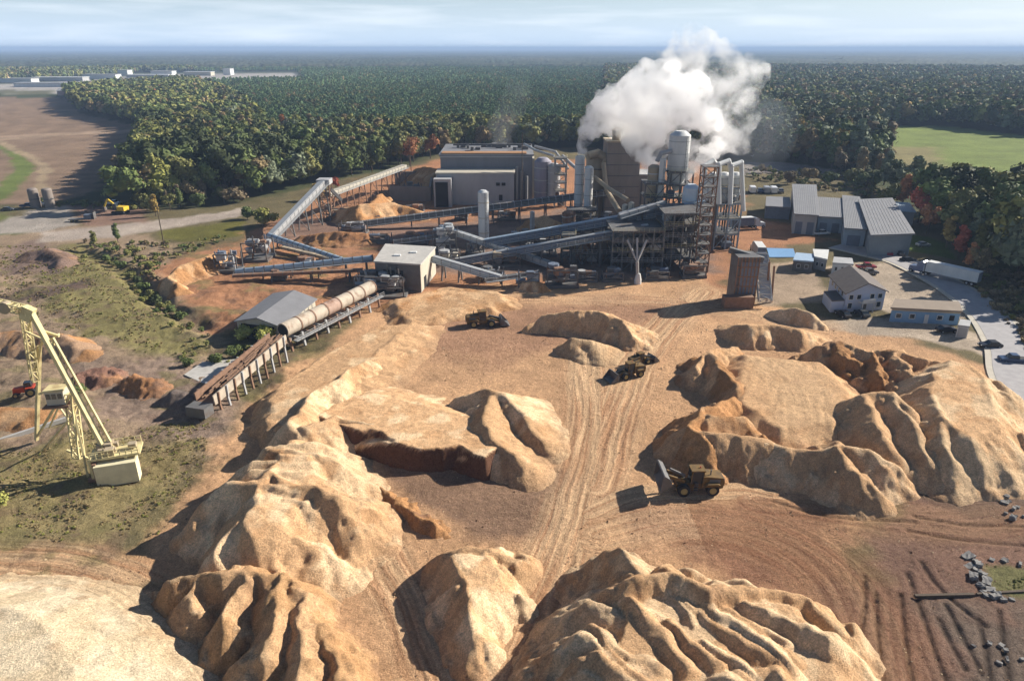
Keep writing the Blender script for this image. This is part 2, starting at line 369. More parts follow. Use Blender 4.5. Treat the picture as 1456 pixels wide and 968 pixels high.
def smooth_line(pts, n=6):
    pts = [np.array(p) for p in pts]; out = []
    for i in range(len(pts) - 1):
        p0 = pts[max(i - 1, 0)]; p1 = pts[i]; p2 = pts[i + 1]; p3 = pts[min(i + 2, len(pts) - 1)]
        for k in range(n):
            t = k / n; out.append(0.5 * (2 * p1 + (p2 - p0) * t + (2 * p0 - 5 * p1 + 4 * p2 - p3) * t * t + (3 * p1 - p0 - 3 * p2 + p3) * t ** 3))
    return out + [pts[-1]]
TRK = [(smooth_line(gp(t), 4), w) for t, w in TRACKS]

SOFTT = {5: .6, 6: .55, 7: .6, 8: .5}
def flow_field(X, Y):
    """across / along coordinate of the nearest wheel track, and how strongly the ground is rutted"""
    best = np.full(X.shape, 1e9); U = X * 1.0; V = Y * 0.6; Mk = np.zeros(X.shape)
    wt = np.ones(X.shape)
    for ti, (pts, w) in enumerate(TRK):
        arc = 0.0
        for a, b in zip(pts[:-1], pts[1:]):
            d, t, ex, ey = segdist(X, Y, a, b); l = math.hypot(*(b - a))
            sgn = np.sign((b[0] - a[0]) * ey - (b[1] - a[1]) * ex)
            q = d / w; s = q < best
            U = np.where(s, d * sgn, U); V = np.where(s, arc + t * l, V); best = np.where(s, q, best); wt = np.where(s, SOFTT.get(ti, 1.0), wt); arc += l
    U = U + 1.0 * fbm(X / 18, Y / 18, 2, 15) + .12 * fbm(X / 2, Y / 2, 2, 16)
    Mk = 1 - sstep(0.45, 1.3, best + 0.25 * fbm(X / 4, Y / 4, 2, 5))
    return np.stack([U, V, Mk * wt], -1)

RUTS = [smooth_line(gp(q), 4) for q in ([(1244, 845), (1246, 890), (1252, 940), (1262, 1010)], [(1280, 845), (1284, 890), (1292, 940), (1306, 1010)], [(1228, 820), (1229, 860), (1222, 905)],
        [(1335, 880), (1352, 915), (1372, 950)], [(1345, 860), (1368, 905), (1398, 960)], [(1310, 800), (1330, 830), (1362, 860), (1400, 890)], [(1290, 815), (1310, 870), (1330, 930), (1360, 1000)],
        [(1300, 735), (1370, 745), (1456, 748)], [(1290, 755), (1370, 768), (1456, 775)], [(1100, 712), (1180, 735), (1300, 742)], [(1390, 880), (1402, 930), (1410, 990)], [(1420, 870), (1428, 930), (1440, 1000)])]
def rut_dist(X, Y):
    d = np.full(X.shape, 1e3); k = (X > 25) & (Y < 100) & (Y > 30)
    x, y = X[k], Y[k]; m = np.full(x.shape, 1e3)
    for pts in RUTS:
        for a, b in zip(pts[:-1], pts[1:]): m = np.minimum(m, segdist(x, y, a, b)[0])
    d[k] = m; return d
def base_height(X, Y):
    r = np.hypot(X, Y)
    h = 0.35 * fbm(X / 22, Y / 22, 3, 3) * sstep(20, 60, r) * (1 - sstep(500, 900, r))
    left = sstep(-32, -50, X) * sstep(70, 85, Y) * (1 - sstep(195, 215, Y))
    h = h + left * (1.3 * fbm(X / 14, Y / 11, 4, 9) + 0.25 * fbm(X / 2.2, Y / 2.2, 3, 19))
    # ditch between the scrub and the gravel road
    d = np.full(X.shape, 1e9)
    pts = gp([(115, 355), (150, 370), (195, 398), (215, 420), (260, 450), (300, 470)])
    for a, b in zip(pts[:-1], pts[1:]): d = np.minimum(d, segdist(X, Y, a, b)[0])
    return h - 1.5 * (1 - sstep(0.5, 4.5, d + fbm(X / 4, Y / 4, 2, 8)))

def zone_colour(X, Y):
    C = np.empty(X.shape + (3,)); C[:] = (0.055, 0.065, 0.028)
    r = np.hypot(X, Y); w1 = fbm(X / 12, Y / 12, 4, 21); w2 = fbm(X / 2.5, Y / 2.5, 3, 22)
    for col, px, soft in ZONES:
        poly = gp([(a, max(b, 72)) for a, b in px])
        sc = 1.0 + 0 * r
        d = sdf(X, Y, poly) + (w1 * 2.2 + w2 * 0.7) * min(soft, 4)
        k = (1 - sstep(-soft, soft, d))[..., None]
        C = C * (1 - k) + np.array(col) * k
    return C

def build_ground():
    rs = [0.0, 12, 24, 34]; r = 34.0
    while r < 32000:
        rs.append(r); r += max(0.22, (r * r + 3600) / 60000 * (1.15 if r < 260 else 1.6 if r < 900 else 2.0))
        if r > 2500: r += r * 0.04
    rs = np.array(rs + [34000.0])
    a1 = np.linspace(-0.80, 0.80, 860); a2 = np.linspace(0.80, 2 * math.pi - 0.80, 92)[1:-1]
    th = np.concatenate([a1, a2])
    RR, TT = np.meshgrid(rs, th, indexing='ij')
    X = RR * np.sin(TT); Y = RR * np.cos(TT)
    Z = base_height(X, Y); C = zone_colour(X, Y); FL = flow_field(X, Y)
    site = inside(X, Y, SITE_W) & (RR < 500)
    # ruts are real relief
    u, v, mk = FL[..., 0], FL[..., 1], FL[..., 2]
    rut = fbm(u * 0.9, v * 0.05, 3, 31)
    near = (1 - sstep(150, 240, RR))
    Z = Z + near * mk * rut * 0.16 + near * site * 0.10 * fbm(X / 1.4, Y / 1.4, 3, 33)
    rd = rut_dist(X, Y) + .12 * fbm(X / 1.5, Y / 1.5, 2, 35); Z = Z - .38 * (1 - sstep(.1, .4, rd)) * .5 + .06 * (1 - sstep(.1, .5, np.abs(rd - .85)))
    C = C * (1 - .42 * (1 - sstep(.1, .6, rd)))[..., None]
    big = fbm(X / 30, Y / 18, 4, 41); mid = fbm(X / 6, Y / 6, 4, 42); fine = fbm(X / 1.3, Y / 1.3, 3, 43)
    k = 1 + 0.30 * big + 0.26 * mid * site + 0.18 * fine * (RR < 300)
    C = C * k[..., None]
    # pale dust or darker damp soil dragged along the tracks
    s1 = fbm(u * 0.55, v * 0.03, 4, 51); s2 = fbm(u * 2.2, v * 0.06, 3, 52)
    t = (mk * site)[..., None]
    pale = np.array((0.58, 0.39, 0.23)); dark = np.array((0.38, 0.205, 0.11)); inred = (sdf(X, Y, gp(ZONES[21][1])) < 0)
    tc = pale + (dark - pale) * sstep(-0.25, 0.45, s1 + 0.8 * s2)[..., None]
    tc = np.where(((X > 25) & (Y < 85))[..., None], tc * np.array((0.58, 0.50, 0.45)), tc)
    C = C * (1 - 0.75 * t) + tc * 0.75 * t
    # vegetation patches over the waste ground
    vegz = sstep(-34, -44, X) * (1 - sstep(215, 235, Y)) * sstep(60, 66, Y)
    bench = sdf(X, Y, gp([(345, 590), (600, 430), (600, 560), (300, 800), (150, 830)]))
    gmask = sstep(0.08, 0.3, fbm(X / 9, Y / 7, 5, 61)) * vegz * sstep(0, 3, bench)
    C = C * (1 - 0.65 * gmask[..., None]) + np.array((0.19, 0.165, 0.07)) * 0.6 * gmask[..., None]
    g2 = sstep(0.15, 0.3, fbm(X / 5, Y / 4, 5, 67)) * vegz * sstep(0, 3, bench)
    C = C * (1 - 0.45 * g2[..., None]) + np.array((0.15, 0.095, 0.07)) * 0.45 * g2[..., None]
    # crop rows
    fld = inside(X, Y, CLEAR[0]) | inside(X, Y, CLEAR[1])
    C = np.where(fld[..., None], C * (1 + 0.22 * fbm(X / 90, Y / 9, 4, 71) + 0.10 * fbm(X / 8, Y / 5, 3, 73) + 0.06 * np.sin((Y + 0.03 * X) * 0.5))[..., None], C)
    C = np.clip(C, 0.01, 0.9)
    m = ground_mat()
    o = grid_mesh('ground', X, Y, Z, C, m, flow=FL, closed_u=True)
    tag(o, 'sandy orange yard with wheel tracks, scrub and fields around it', kind='structure')

def ground_mat():
    m = bpy.data.materials.new('ground_soil'); m.use_nodes = True; t = m.node_tree; N = t.nodes.new; K = t.links.new
    b = t.nodes['Principled BSDF']; b.inputs['Roughness'].default_value = 0.95; b.inputs['Specular IOR Level'].default_value = 0.1
    vc = N('ShaderNodeVertexColor'); vc.layer_name = 'Col'
    at = N('ShaderNodeAttribute'); at.attribute_name = 'flow'; sx = N('ShaderNodeSeparateXYZ'); K(at.outputs['Vector'], sx.inputs[0])
    cx = N('ShaderNodeCombineXYZ'); K(sx.outputs[0], cx.inputs[0])
    dv = N('ShaderNodeMath'); dv.operation = 'MULTIPLY'; dv.inputs[1].default_value = 0.035; K(sx.outputs[1], dv.inputs[0]); K(dv.outputs[0], cx.inputs[1])
    n1 = N('ShaderNodeTexNoise'); n1.inputs['Scale'].default_value = 1.3; n1.inputs['Detail'].default_value = 9; K(cx.outputs[0], n1.inputs['Vector'])
    r1 = N('ShaderNodeMapRange'); r1.inputs['From Min'].default_value = 0.3; r1.inputs['From Max'].default_value = 0.7; r1.inputs['To Min'].default_value = 0.68; r1.inputs['To Max'].default_value = 1.28; K(n1.outputs['Fac'], r1.inputs[0])
    mk = N('ShaderNodeMix'); K(sx.outputs[2], mk.inputs['Factor']); mk.inputs['A'].default_value = 1.0; K(r1.outputs[0], mk.inputs['B'])
    tcn = N('ShaderNodeTexCoord')
    n2 = N('ShaderNodeTexNoise'); n2.inputs['Scale'].default_value = 1.6; n2.inputs['Detail'].default_value = 10; n2.inputs['Roughness'].default_value = 0.78; K(tcn.outputs['Object'], n2.inputs['Vector'])
    r2 = N('ShaderNodeMapRange'); r2.inputs['From Min'].default_value = 0.3; r2.inputs['From Max'].default_value = 0.7; r2.inputs['To Min'].default_value = 0.66; r2.inputs['To Max'].default_value = 1.28; K(n2.outputs['Fac'], r2.inputs[0])
    n5 = N('ShaderNodeTexNoise'); n5.inputs['Scale'].default_value = 5.5; n5.inputs['Detail'].default_value = 4; n5.inputs['Roughness'].default_value = 0.75; K(tcn.outputs['Object'], n5.inputs['Vector'])
    r5 = N('ShaderNodeMapRange'); r5.inputs['From Min'].default_value = 0.33; r5.inputs['From Max'].default_value = 0.67; r5.inputs['To Min'].default_value = 0.62; r5.inputs['To Max'].default_value = 1.34; K(n5.outputs['Fac'], r5.inputs[0])
    m0 = N('ShaderNodeMath'); m0.operation = 'MULTIPLY'; K(r5.outputs[0], m0.inputs[0]); K(r2.outputs[0], m0.inputs[1])
    mm = N('ShaderNodeMath'); mm.operation = 'MULTIPLY'; K(mk.outputs['Result'], mm.inputs[0]); K(m0.outputs[0], mm.inputs[1])
    mx = N('ShaderNodeMixRGB'); mx.blend_type = 'MULTIPLY'; mx.inputs[0].default_value = 1; K(vc.outputs[0], mx.inputs[1]); K(mm.outputs[0], mx.inputs[2]); K(mx.outputs[0], b.inputs['Base Color'])
    bp = N('ShaderNodeBump'); bp.inputs['Distance'].default_value = 0.35; bp.inputs['Strength'].default_value = 0.9
    a5 = N('ShaderNodeMath'); a5.operation = 'MULTIPLY_ADD'; a5.inputs[1].default_value = 0.45; K(n5.outputs['Fac'], a5.inputs[0]); K(n2.outputs['Fac'], a5.inputs[2]); ad = N('ShaderNodeMath'); ad.operation = 'ADD'; K(a5.outputs[0], ad.inputs[0])
    ml = N('ShaderNodeMath'); ml.operation = 'MULTIPLY'; K(n1.outputs['Fac'], ml.inputs[0]); K(sx.outputs[2], ml.inputs[1]); K(ml.outputs[0], ad.inputs[1])
    K(ad.outputs[0], bp.inputs['Height']); K(bp.outputs[0], b.inputs['Normal'])
    return m
build_ground()

# asphalt road on the right, with pale shoulders and an edge line
def ribbon(name, line, w, z, m, lab=None, zc=None):
    pts = [Vector((*G(*q)[:2], z)) for q in line]
    sm = []
    for i in range(len(pts) - 1):
        p0 = pts[max(i - 1, 0)]; p1 = pts[i]; p2 = pts[i + 1]; p3 = pts[min(i + 2, len(pts) - 1)]
        for k in range(8):
            t = k / 8; sm.append(0.5 * ((2 * p1) + (p2 - p0) * t + (2 * p0 - 5 * p1 + 4 * p2 - p3) * t * t + (3 * p1 - p0 - 3 * p2 + p3) * t ** 3))
    sm.append(pts[-1]); mb = MB(); L_ = []; R_ = []
    for i, p in enumerate(sm):
        d = (sm[min(i + 1, len(sm) - 1)] - sm[max(i - 1, 0)]); n = Vector((-d.y, d.x, 0)).normalized()
        L_.append(p + n * w[0]); R_.append(p + n * w[1])
    n = len(sm); vs = L_ + R_ + [v - Vector((0, 0, 0.25)) for v in L_] + [v - Vector((0, 0, 0.25)) for v in R_]
    fs = []
    for i in range(n - 1): fs += [(n + i, n + i + 1, i + 1, i), (i, i + 1, 2 * n + i + 1, 2 * n + i), (n + i + 1, n + i, 3 * n + i, 3 * n + i + 1)]
    mb.add(vs, fs); o = part(name, mb, m); o['kind'] = 'structure'
    if lab: o['label'] = lab
    return o
ASPH = mat('asphalt', (0.33, 0.315, 0.315), 0.9, 0.16, 0.6)
SHLD = mat('concrete_shoulder', (0.44, 0.40, 0.33), 0.9, 0.15, 0.5)
ROADL = [(1190, 350), (1225, 358), (1280, 372), (1335, 398), (1378, 425), (1408, 452), (1428, 480), (1440, 505), (1450, 545), (1500, 620)]
ribbon('road_shoulder', ROADL, (-5.2, 5.2), 0.30, SHLD, 'pale concrete shoulders of the curved road')
ribbon('road', ROADL, (-4.0, 4.0), 0.34, ASPH, 'grey asphalt road curving round the office buildings')
0 and ribbon('road_marking', ROADL, (-0.08, 0.08), 0.345, mat('road_paint', (0.7, 0.6, 0.25), 0.8, 0.2, 2.0), 'faded centre line of the curved road')
# ------------------------------------------------------------------ sawdust and wood chip heaps
PALE = (0.72, 0.51, 0.31); TANP = (0.58, 0.36, 0.195); ORNG = (0.41, 0.215, 0.095); CRUST = (0.24, 0.13, 0.075); RUSS = (0.33, 0.165, 0.08)
GALL = {}
def pile(name, label, feats, res=0.5, hs=1.0, slope=0.75, gentle=None, gdir=(1, -0.3), warp=1.2, wl=7.0, gully=0.5, pal=(TANP, PALE), crust=0.3,
         ripple=None, seed=1, soft=0.3, cones=3.6, dumps=0, dang=(-.6, .9), dlen=(.5, 3.5), dhr=(.3, 1.0), group=None, streak=0.5):
    """feats: (kind, points(px,py,h)) with kind 'line' or 'top'; a heap is the envelope of slopes of repose falling away from its crests"""
    W = []
    for kind, pts in feats:
        W.append((kind, [G(a, b, h * hs) for a, b, h in pts]))
    rc = random.Random(seed * 5 + 1); slope *= 1.18
    FC = [rc.random() for _ in W]
    if cones:
        for kind, q in list(W):
            sg = list(zip(q[:-1], q[1:])) + ([(q[-1], q[0])] if kind == 'top' else [])
            for a, b in sg:
                l = math.hypot(b[0] - a[0], b[1] - a[1])
                for i in range(int(l / cones) + 1):
                    if l > 60: break
                    t = min(1, (i + rc.random()) * cones / max(l, .1)); h_ = a[2] + (b[2] - a[2]) * t
                    of = rc.uniform(.15, .75) * h_ / slope; an = rc.uniform(0, 6.28); FC.append(rc.random())
                    W.append(('line', [(a[0] + (b[0] - a[0]) * t + of * math.cos(an), a[1] + (b[1] - a[1]) * t + of * math.sin(an), h_ * (1.0 - .55 * of * slope / max(h_, .1)) * rc.uniform(.88, 1.08))]))
    for kind, q in list(W):
        if kind == 'top' and dumps:
            q2 = [p[:2] for p in q]; bx = [p[0] for p in q]; by = [p[1] for p in q]; hz = sum(p[2] for p in q) / len(q); c = 0; g_ = 0
            while c < dumps and g_ < 4000:
                g_ += 1; x, y = rc.uniform(min(bx), max(bx)), rc.uniform(max(min(by), 40), max(by))
                if not bool(inside(np.array([x]), np.array([y]), q2)[0]): continue
                c += 1; l = rc.uniform(*dlen); an = rc.uniform(*dang); dh = rc.uniform(*dhr); FC.append(rc.random())
                W.append(('line', [(x - l * math.cos(an), y - l * math.sin(an), hz + dh), (x + l * math.cos(an), y + l * math.sin(an), hz + dh * rc.uniform(.5, 1))]))
    allp = np.array([p for _, q in W for p in q]); hm = allp[:, 2].max(); g_s = gentle or slope
    mg = hm / min(slope, g_s) * 0.9 + 6
    mg = min(mg, 34)
    x0, y0 = allp[:, :2].min(0) - mg; x1, y1 = allp[:, :2].max(0) + mg
    y0 = max(y0, 30)
    xs = np.arange(x0, x1, res); ys = np.arange(y0, y1, res); X, Y = np.meshgrid(xs, ys)
    s = seed * 101
    warp = warp * .75
    wx = X + warp * fbm(X / wl, Y / wl, 3, s) * 1.6 + 0.35 * warp * fbm(X / (wl * .3), Y / (wl * .3), 2, s + 3)
    wy = Y + warp * fbm(X / wl, Y / wl, 3, s + 7) * 1.6 + 0.35 * warp * fbm(X / (wl * .3), Y / (wl * .3), 2, s + 9)
    gd = np.array(gdir, float); gd /= np.linalg.norm(gd)
    V = np.full(X.shape, -50.0); D0 = np.full(X.shape, 50.0); SL = np.full(X.shape, slope); ID = np.zeros(X.shape); UU = np.zeros(X.shape)
    for (kind, pts), fc in zip(W, FC):
        segs = list(zip(pts[:-1], pts[1:])) if kind == 'line' else list(zip(pts, pts[1:] + pts[:1]))
        if len(pts) == 1: segs = [(pts[0], (pts[0][0] + 0.1, pts[0][1], pts[0][2]))]
        for a, b in segs:
            d, t, ex, ey = segdist(wx, wy, a, b)
            sl = slope
            if gentle:
                dt = (ex * gd[0] + ey * gd[1]) / (d + 1e-6); k = sstep(-0.15, 0.75, dt); sl = slope * (1 - k) + gentle * k
            hh = a[2] + (b[2] - a[2]) * t; v = hh - sl * np.maximum(np.sqrt(d * d + soft * soft) - soft, 0)
            up = v > V; SL = np.where(up, sl, SL); ID = np.where(up, fc, ID); UU = np.where(up, np.where((t < .001) | (t > .999), np.arctan2(ey, ex) * 3.2, t * math.hypot(b[0] - a[0], b[1] - a[1])) + 40 * fc, UU); V = np.maximum(V, v); D0 = np.minimum(D0, d)
        if kind == 'top':
            ins = inside(wx, wy, pts); hz = np.mean([p[2] for p in pts])
            # plane through the rim heights
            A = np.array([[p[0], p[1], 1] for p in pts]); c, *_ = np.linalg.lstsq(A, np.array([p[2] for p in pts]), rcond=None)
            V = np.where(ins, np.maximum(V, c[0] * wx + c[1] * wy + c[2]), V); D0 = np.where(ins, 0, D0)
    onslope = sstep(0.5, 3.5, D0)
    # gullies: ridged noise that lives on the slopes, and dump lobes
    g1 = np.abs(noise(X / 4.2 + s, Y / 4.2, s + 21)); g2 = np.abs(noise(X / 1.7, Y / 1.7 + s, s + 23))
    st = sstep(0.3, 0.75, SL)
    V = V - gully * onslope * st * (0.8 - 1.7 * g1) * sstep(0, 1.5, V) - 0.16 * gully * (0.25 + 0.75 * onslope * st) * (1 - 2.2 * g2) * sstep(0, 1, V)
    rill = fbm(UU * 0.9, D0 * 0.10, 3, s + 25); V = V - 0.8 * gully * onslope * st * np.abs(rill) * sstep(0, 1.5, V)
    V = V + 0.22 * fbm(X / 5, Y / 5, 3, s + 31) + (0.12 + 0.30 * onslope * sstep(0.3, 0.8, SL)) * fbm(X / 1.5, Y / 1.5, 4, s + 33)
    if ripple:                        # long ridges left by side tipping: (amplitude, wavelength, direction degrees)
        am, wv, dg = ripple; a = R(dg); q = (-X * math.sin(a) + Y * math.cos(a)) + 4.2 * fbm(X / 9, Y / 9, 3, s + 41)
        ph = q / wv + 0.35 * fbm(X / 14, Y / 14, 2, s + 43)
        rd = np.abs((ph % 1.0) * 2 - 1); mod = 0.5 + 0.9 * sstep(-0.3, 0.5, fbm(X / 8, Y / 8, 2, s + 44))
        V = V + am * (rd - 0.55) * mod * sstep(0.2, 2.0, V)
    keep = V > -0.25
    Z = base_height(X, Y) * (1 - sstep(0, 3, V)) + V
    # colour: fresh pale dust, older orange chips, dark weathered crust
    c0, c1 = np.array(pal[0]), np.array(pal[1])
    k = sstep(-0.12, 0.12, fbm(X / 7, Y / 7, 4, s + 51) + (ID - .5) * .9)[..., None]; C = c0 * (1 - k) + c1 * k
    C = C * (0.86 + 0.30 * ((ID * 7.3) % 1.0))[..., None]
    C = C * (1 + 0.32 * onslope * rill)[..., None]
    ck = sstep(0.5 - crust, 0.62 - crust, fbm(X / 5, Y / 5, 5, s + 53) + 0.15 * onslope + .25 * (((ID * 3.7) % 1.0) - .5))[..., None] * min(1, crust * 2.2)
    C = C * (1 - ck) + np.array(CRUST if pal[0] != PALE else RUSS) * ck
    ok = sstep(0.18, 0.32, fbm(X / 4, Y / 4, 4, s + 57))[..., None] * 0.55; C = C * (1 - ok * .65) + np.array(ORNG) * ok * .65
    gyv, gxv = np.gradient(Z, res); U = (X * gxv + Y * gyv); 
    C = C * (1 + 0.16 * fbm(X / 1.6, Y / 1.6, 3, s + 61) + 0.10 * fbm(X / .6, Y / .6, 2, s + 63))[..., None]
    # coarse pieces collect at the foot of the slopes
    ft = (sstep(1.2, 0.2, V) * onslope * 0.35)[..., None]; C = C * (1 - ft) + np.array((0.30, 0.19, 0.12)) * ft
    if slope > 2: kf = sstep(.9, 1.6, np.hypot(gxv, gyv))[..., None]; C = C * (1 - kf) + np.array((.13, .065, .04)) * kf  # steep cut faces painted dark to stand in for their shade
    FL = flow_field(X, Y); slopev = np.hypot(gxv, gyv); FL[..., 2] *= (1 - sstep(0.45, 0.8, slopev)) * 0.95
    tm = FL[..., 2:3] * 0.7; C = C * (1 - tm) + np.array((0.55, 0.39, 0.235)) * tm
    C = np.clip(C, 0.02, 0.85)
    if 'pm' not in GALL:
        GALL['pm'] = ground_mat(); GALL['pm'].name = 'sawdust'
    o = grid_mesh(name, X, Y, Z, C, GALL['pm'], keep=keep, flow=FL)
    tag(o, label, 'wood chip pile' if 'chip' in name else 'sawdust pile' if 'sawdust' in name else 'earth mound', group)
    return o
T, Ln = 'top', 'line'
pile('sawdust_pile', 'very pale smooth sawdust dome beside the sandy haul track, lowest corner of the yard',
     [(T, [(-400, 880, 5), (-20, 866, 5.4), (50, 884, 5.4), (100, 935, 5.2), (125, 1100, 5), (-400, 1200, 5)]), (Ln, [(0, 860, 4.9), (90, 868, 4.2), (150, 905, 3.6), (190, 960, 3.2)])],
     cones=0, res=.28, slope=.40, warp=1.2, wl=12, gully=.12, pal=((0.70, 0.55, 0.36), (0.76, 0.62, 0.43)), crust=.02, seed=2)
pile('sawdust_pile', 'long high tan sawdust ridge with steep shaded flank beside the scrubland',
     [(T, [(400, 640, 6.4), (375, 675, 7.4), (352, 730, 7.2), (366, 757, 6.8), (405, 740, 6.6), (428, 690, 6.4), (428, 640, 6.2), (418, 625, 6.2)]),
      (Ln, [(412, 605, 5.8), (432, 570, 5), (470, 542, 4.4), (520, 512, 3.6)]), (Ln, [(432, 605, 5.4), (480, 592, 4), (530, 600, 3.2)]),
      (Ln, [(428, 640, 6.2), (470, 655, 4.6), (505, 668, 3)]), (Ln, [(345, 745, 6.8), (318, 775, 5.4), (300, 790, 4.2)]), (Ln, [(405, 740, 6), (440, 765, 4.4), (470, 790, 3.2)])],
     dumps=12, dang=(-.5, 0.1), dlen=(2, 5), dhr=(-.2, .8), res=.28, slope=.95, gentle=.74, gdir=(1, -.05), warp=1.8, wl=8, gully=.4, pal=(TANP, PALE), crust=.10, ripple=(.10, 2.6, -60), seed=3)
pile('wood_chip_pile', 'low bank of fresh wood chips along the flank of the rusty log trough',
     [(T, [(392, 552, 3), (382, 590, 3), (420, 590, 3), (470, 550, 3), (560, 480, 2.6), (590, 460, 2), (540, 465, 2), (470, 500, 2.8)])],
     res=.36, slope=.8, gentle=.3, warp=1.3, wl=7, gully=.3, pal=(TANP, PALE), crust=.1, seed=4)
pile('wood_chip_pile', 'lobed orange brown wood chip heap, ragged front lobes beside the pale dome',
     [(Ln, [(255, 818, 4.2), (320, 810, 5), (380, 812, 5), (425, 830, 4.4)]),
      (Ln, [(290, 812, 4.6), (262, 850, 3.5), (250, 870, 2)]), (Ln, [(350, 815, 5), (322, 870, 4.2), (300, 905, 2.4)]),
      (Ln, [(400, 820, 5), (385, 880, 4.8), (365, 930, 4), (352, 965, 2.5)]), (Ln, [(425, 840, 4.4), (430, 900, 4.4), (420, 980, 4), (420, 1060, 4)]),
      (Ln, [(430, 850, 3.8), (470, 915, 3.4), (500, 985, 3.4), (510, 1080, 3.4)])],
     res=.24, slope=.85, warp=1.7, wl=4.5, gully=.5, pal=(TANP, (0.47, 0.28, 0.14)), crust=.2, seed=5)
pile('sawdust_pile', 'wedge shaped chip heap between the two sandy tracks with dark shaded flank',
     [(Ln, [(634, 786, 3.6), (662, 778, 4.4), (700, 780, 4.2), (732, 796, 3)]), (Ln, [(648, 790, 4.2), (664, 840, 4.3), (670, 890, 3.3), (668, 930, 1.8)]),
      (Ln, [(690, 785, 4.2), (712, 830, 3.2), (695, 870, 2.2)]), (T, [(655, 788, 4.2), (700, 792, 4.0), (710, 825, 3.5), (672, 850, 4.1)])],
     res=.24, slope=.92, warp=1.0, wl=5, gully=.4, pal=(TANP, PALE), crust=.16, seed=6)
pile('sawdust_pile', 'peaked tan sawdust heap in the yard centre, steep dark hollow on its flank',
     [(Ln, [(655, 565, 2.4), (690, 552, 4.4), (718, 560, 4.6), (745, 590, 3.8)]), (Ln, [(700, 562, 4.4), (682, 592, 4.4), (700, 622, 4), (730, 645, 3.2)]),
      (Ln, [(745, 590, 3.8), (762, 615, 2.8)])],
     res=.3, slope=.8, gentle=.52, gdir=(1, -.1), warp=1.0, wl=7, gully=.2, pal=(PALE, TANP), crust=.05, seed=7)
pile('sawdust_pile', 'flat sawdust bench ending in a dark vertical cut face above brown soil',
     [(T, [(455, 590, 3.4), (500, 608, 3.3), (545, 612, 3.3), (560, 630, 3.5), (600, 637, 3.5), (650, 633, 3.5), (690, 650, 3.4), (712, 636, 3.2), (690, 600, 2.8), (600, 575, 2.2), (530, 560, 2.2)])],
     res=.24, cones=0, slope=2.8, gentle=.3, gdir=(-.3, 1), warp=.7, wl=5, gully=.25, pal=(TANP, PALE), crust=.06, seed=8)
pile('sawdust_pile', 'broken line of low brown chip lumps crossing the hollow beside the rutted slope',
     [(Ln, [(530, 688, 1.5), (560, 704, 1.4), (590, 728, 1.3), (622, 748, 1.4)])],
     res=.24, cones=2, slope=.9, warp=1.2, wl=3, gully=.7, pal=(CRUST, ORNG), crust=.3, seed=9)
pile('wood_chip_pile', 'horseshoe of chip mounds open to the yard near the plant, striped with shade',
     [(Ln, [(752, 462, 1.5), (775, 448, 3.6), (810, 440, 5), (850, 442, 5.2), (885, 455, 4.6), (897, 478, 2.6)])],
     hs=.95, res=.32, slope=.9, gentle=.5, gdir=(.8, .6), warp=1.2, wl=5, gully=1.1, pal=(TANP, PALE), crust=.15, seed=10)
pile('sawdust_pile', 'small pale sawdust cone at the head of the long wheel tracks',
     [(Ln, [(815, 480, 3.2), (835, 484, 3), (860, 492, 1.2)])], res=.34, slope=.7, gentle=.4, gdir=(1, -.4), warp=.6, wl=5, gully=.2, pal=(PALE, TANP), crust=.03, seed=11)
pile('wood_chip_pile', 'lumpy crescent of chip mounds behind the dark loader, dark shaded side facing the tracks',
     [(Ln, [(1045, 492, 3.5), (1010, 500, 5.5), (990, 520, 4.5)]), (Ln, [(1010, 500, 5.5), (1035, 530, 5.4), (1055, 555, 4.6)]),
      (Ln, [(1050, 565, 5), (1000, 580, 7), (985, 605, 6.6), (1000, 625, 6.2)]), (Ln, [(1000, 612, 6.6), (1060, 618, 6.4), (1095, 625, 5.5)]),
      (Ln, [(1005, 590, 7), (1060, 595, 6)])],
     hs=.8, res=.3, slope=.85, warp=1.5, wl=6, gully=.45, pal=(TANP, ORNG), crust=.16, seed=12)
pile('sawdust_pile', 'flat topped sawdust platform marked by tyres, enclosed by the big chip mounds',
     [(T, [(1060, 505, 3.6), (1160, 515, 4), (1210, 560, 4.2), (1180, 600, 4.2), (1110, 610, 4), (1060, 575, 3.8)])],
     hs=.8, res=.38, slope=.5, warp=1.2, wl=9, gully=.15, pal=(TANP, SAND), crust=.05, seed=13, ripple=(.10, 2.4, 55))
pile('wood_chip_pile', 'row of steep brown chip mounds with rounded fronts rising above the yard floor',
     [(Ln, [(1095, 630, 5.5), (1130, 640, 5.2), (1165, 640, 6)]), (Ln, [(1165, 640, 6), (1190, 630, 7), (1240, 640, 6.6), (1270, 660, 4.5)]),
      (Ln, [(1190, 632, 7), (1220, 670, 5.5), (1250, 700, 3)])],
     hs=.8, res=.3, slope=.8, warp=1.3, wl=6, gully=.35, pal=(TANP, PALE), crust=.16, seed=14)
pile('sawdust_pile', 'tall round sawdust dome with one dark shaded side in the middle of the mounds',
     [(Ln, [(1205, 575, 6), (1225, 560, 8), (1265, 556, 8.6), (1295, 575, 8.4)]), (Ln, [(1270, 560, 8.6), (1300, 610, 7.6), (1320, 650, 5)]),
      (Ln, [(1230, 562, 8), (1250, 610, 7), (1265, 640, 5.6)])],
     hs=.8, res=.32, slope=.75, warp=1.3, wl=8, gully=.22, pal=(TANP, (0.50, 0.34, 0.20)), crust=.12, seed=15)
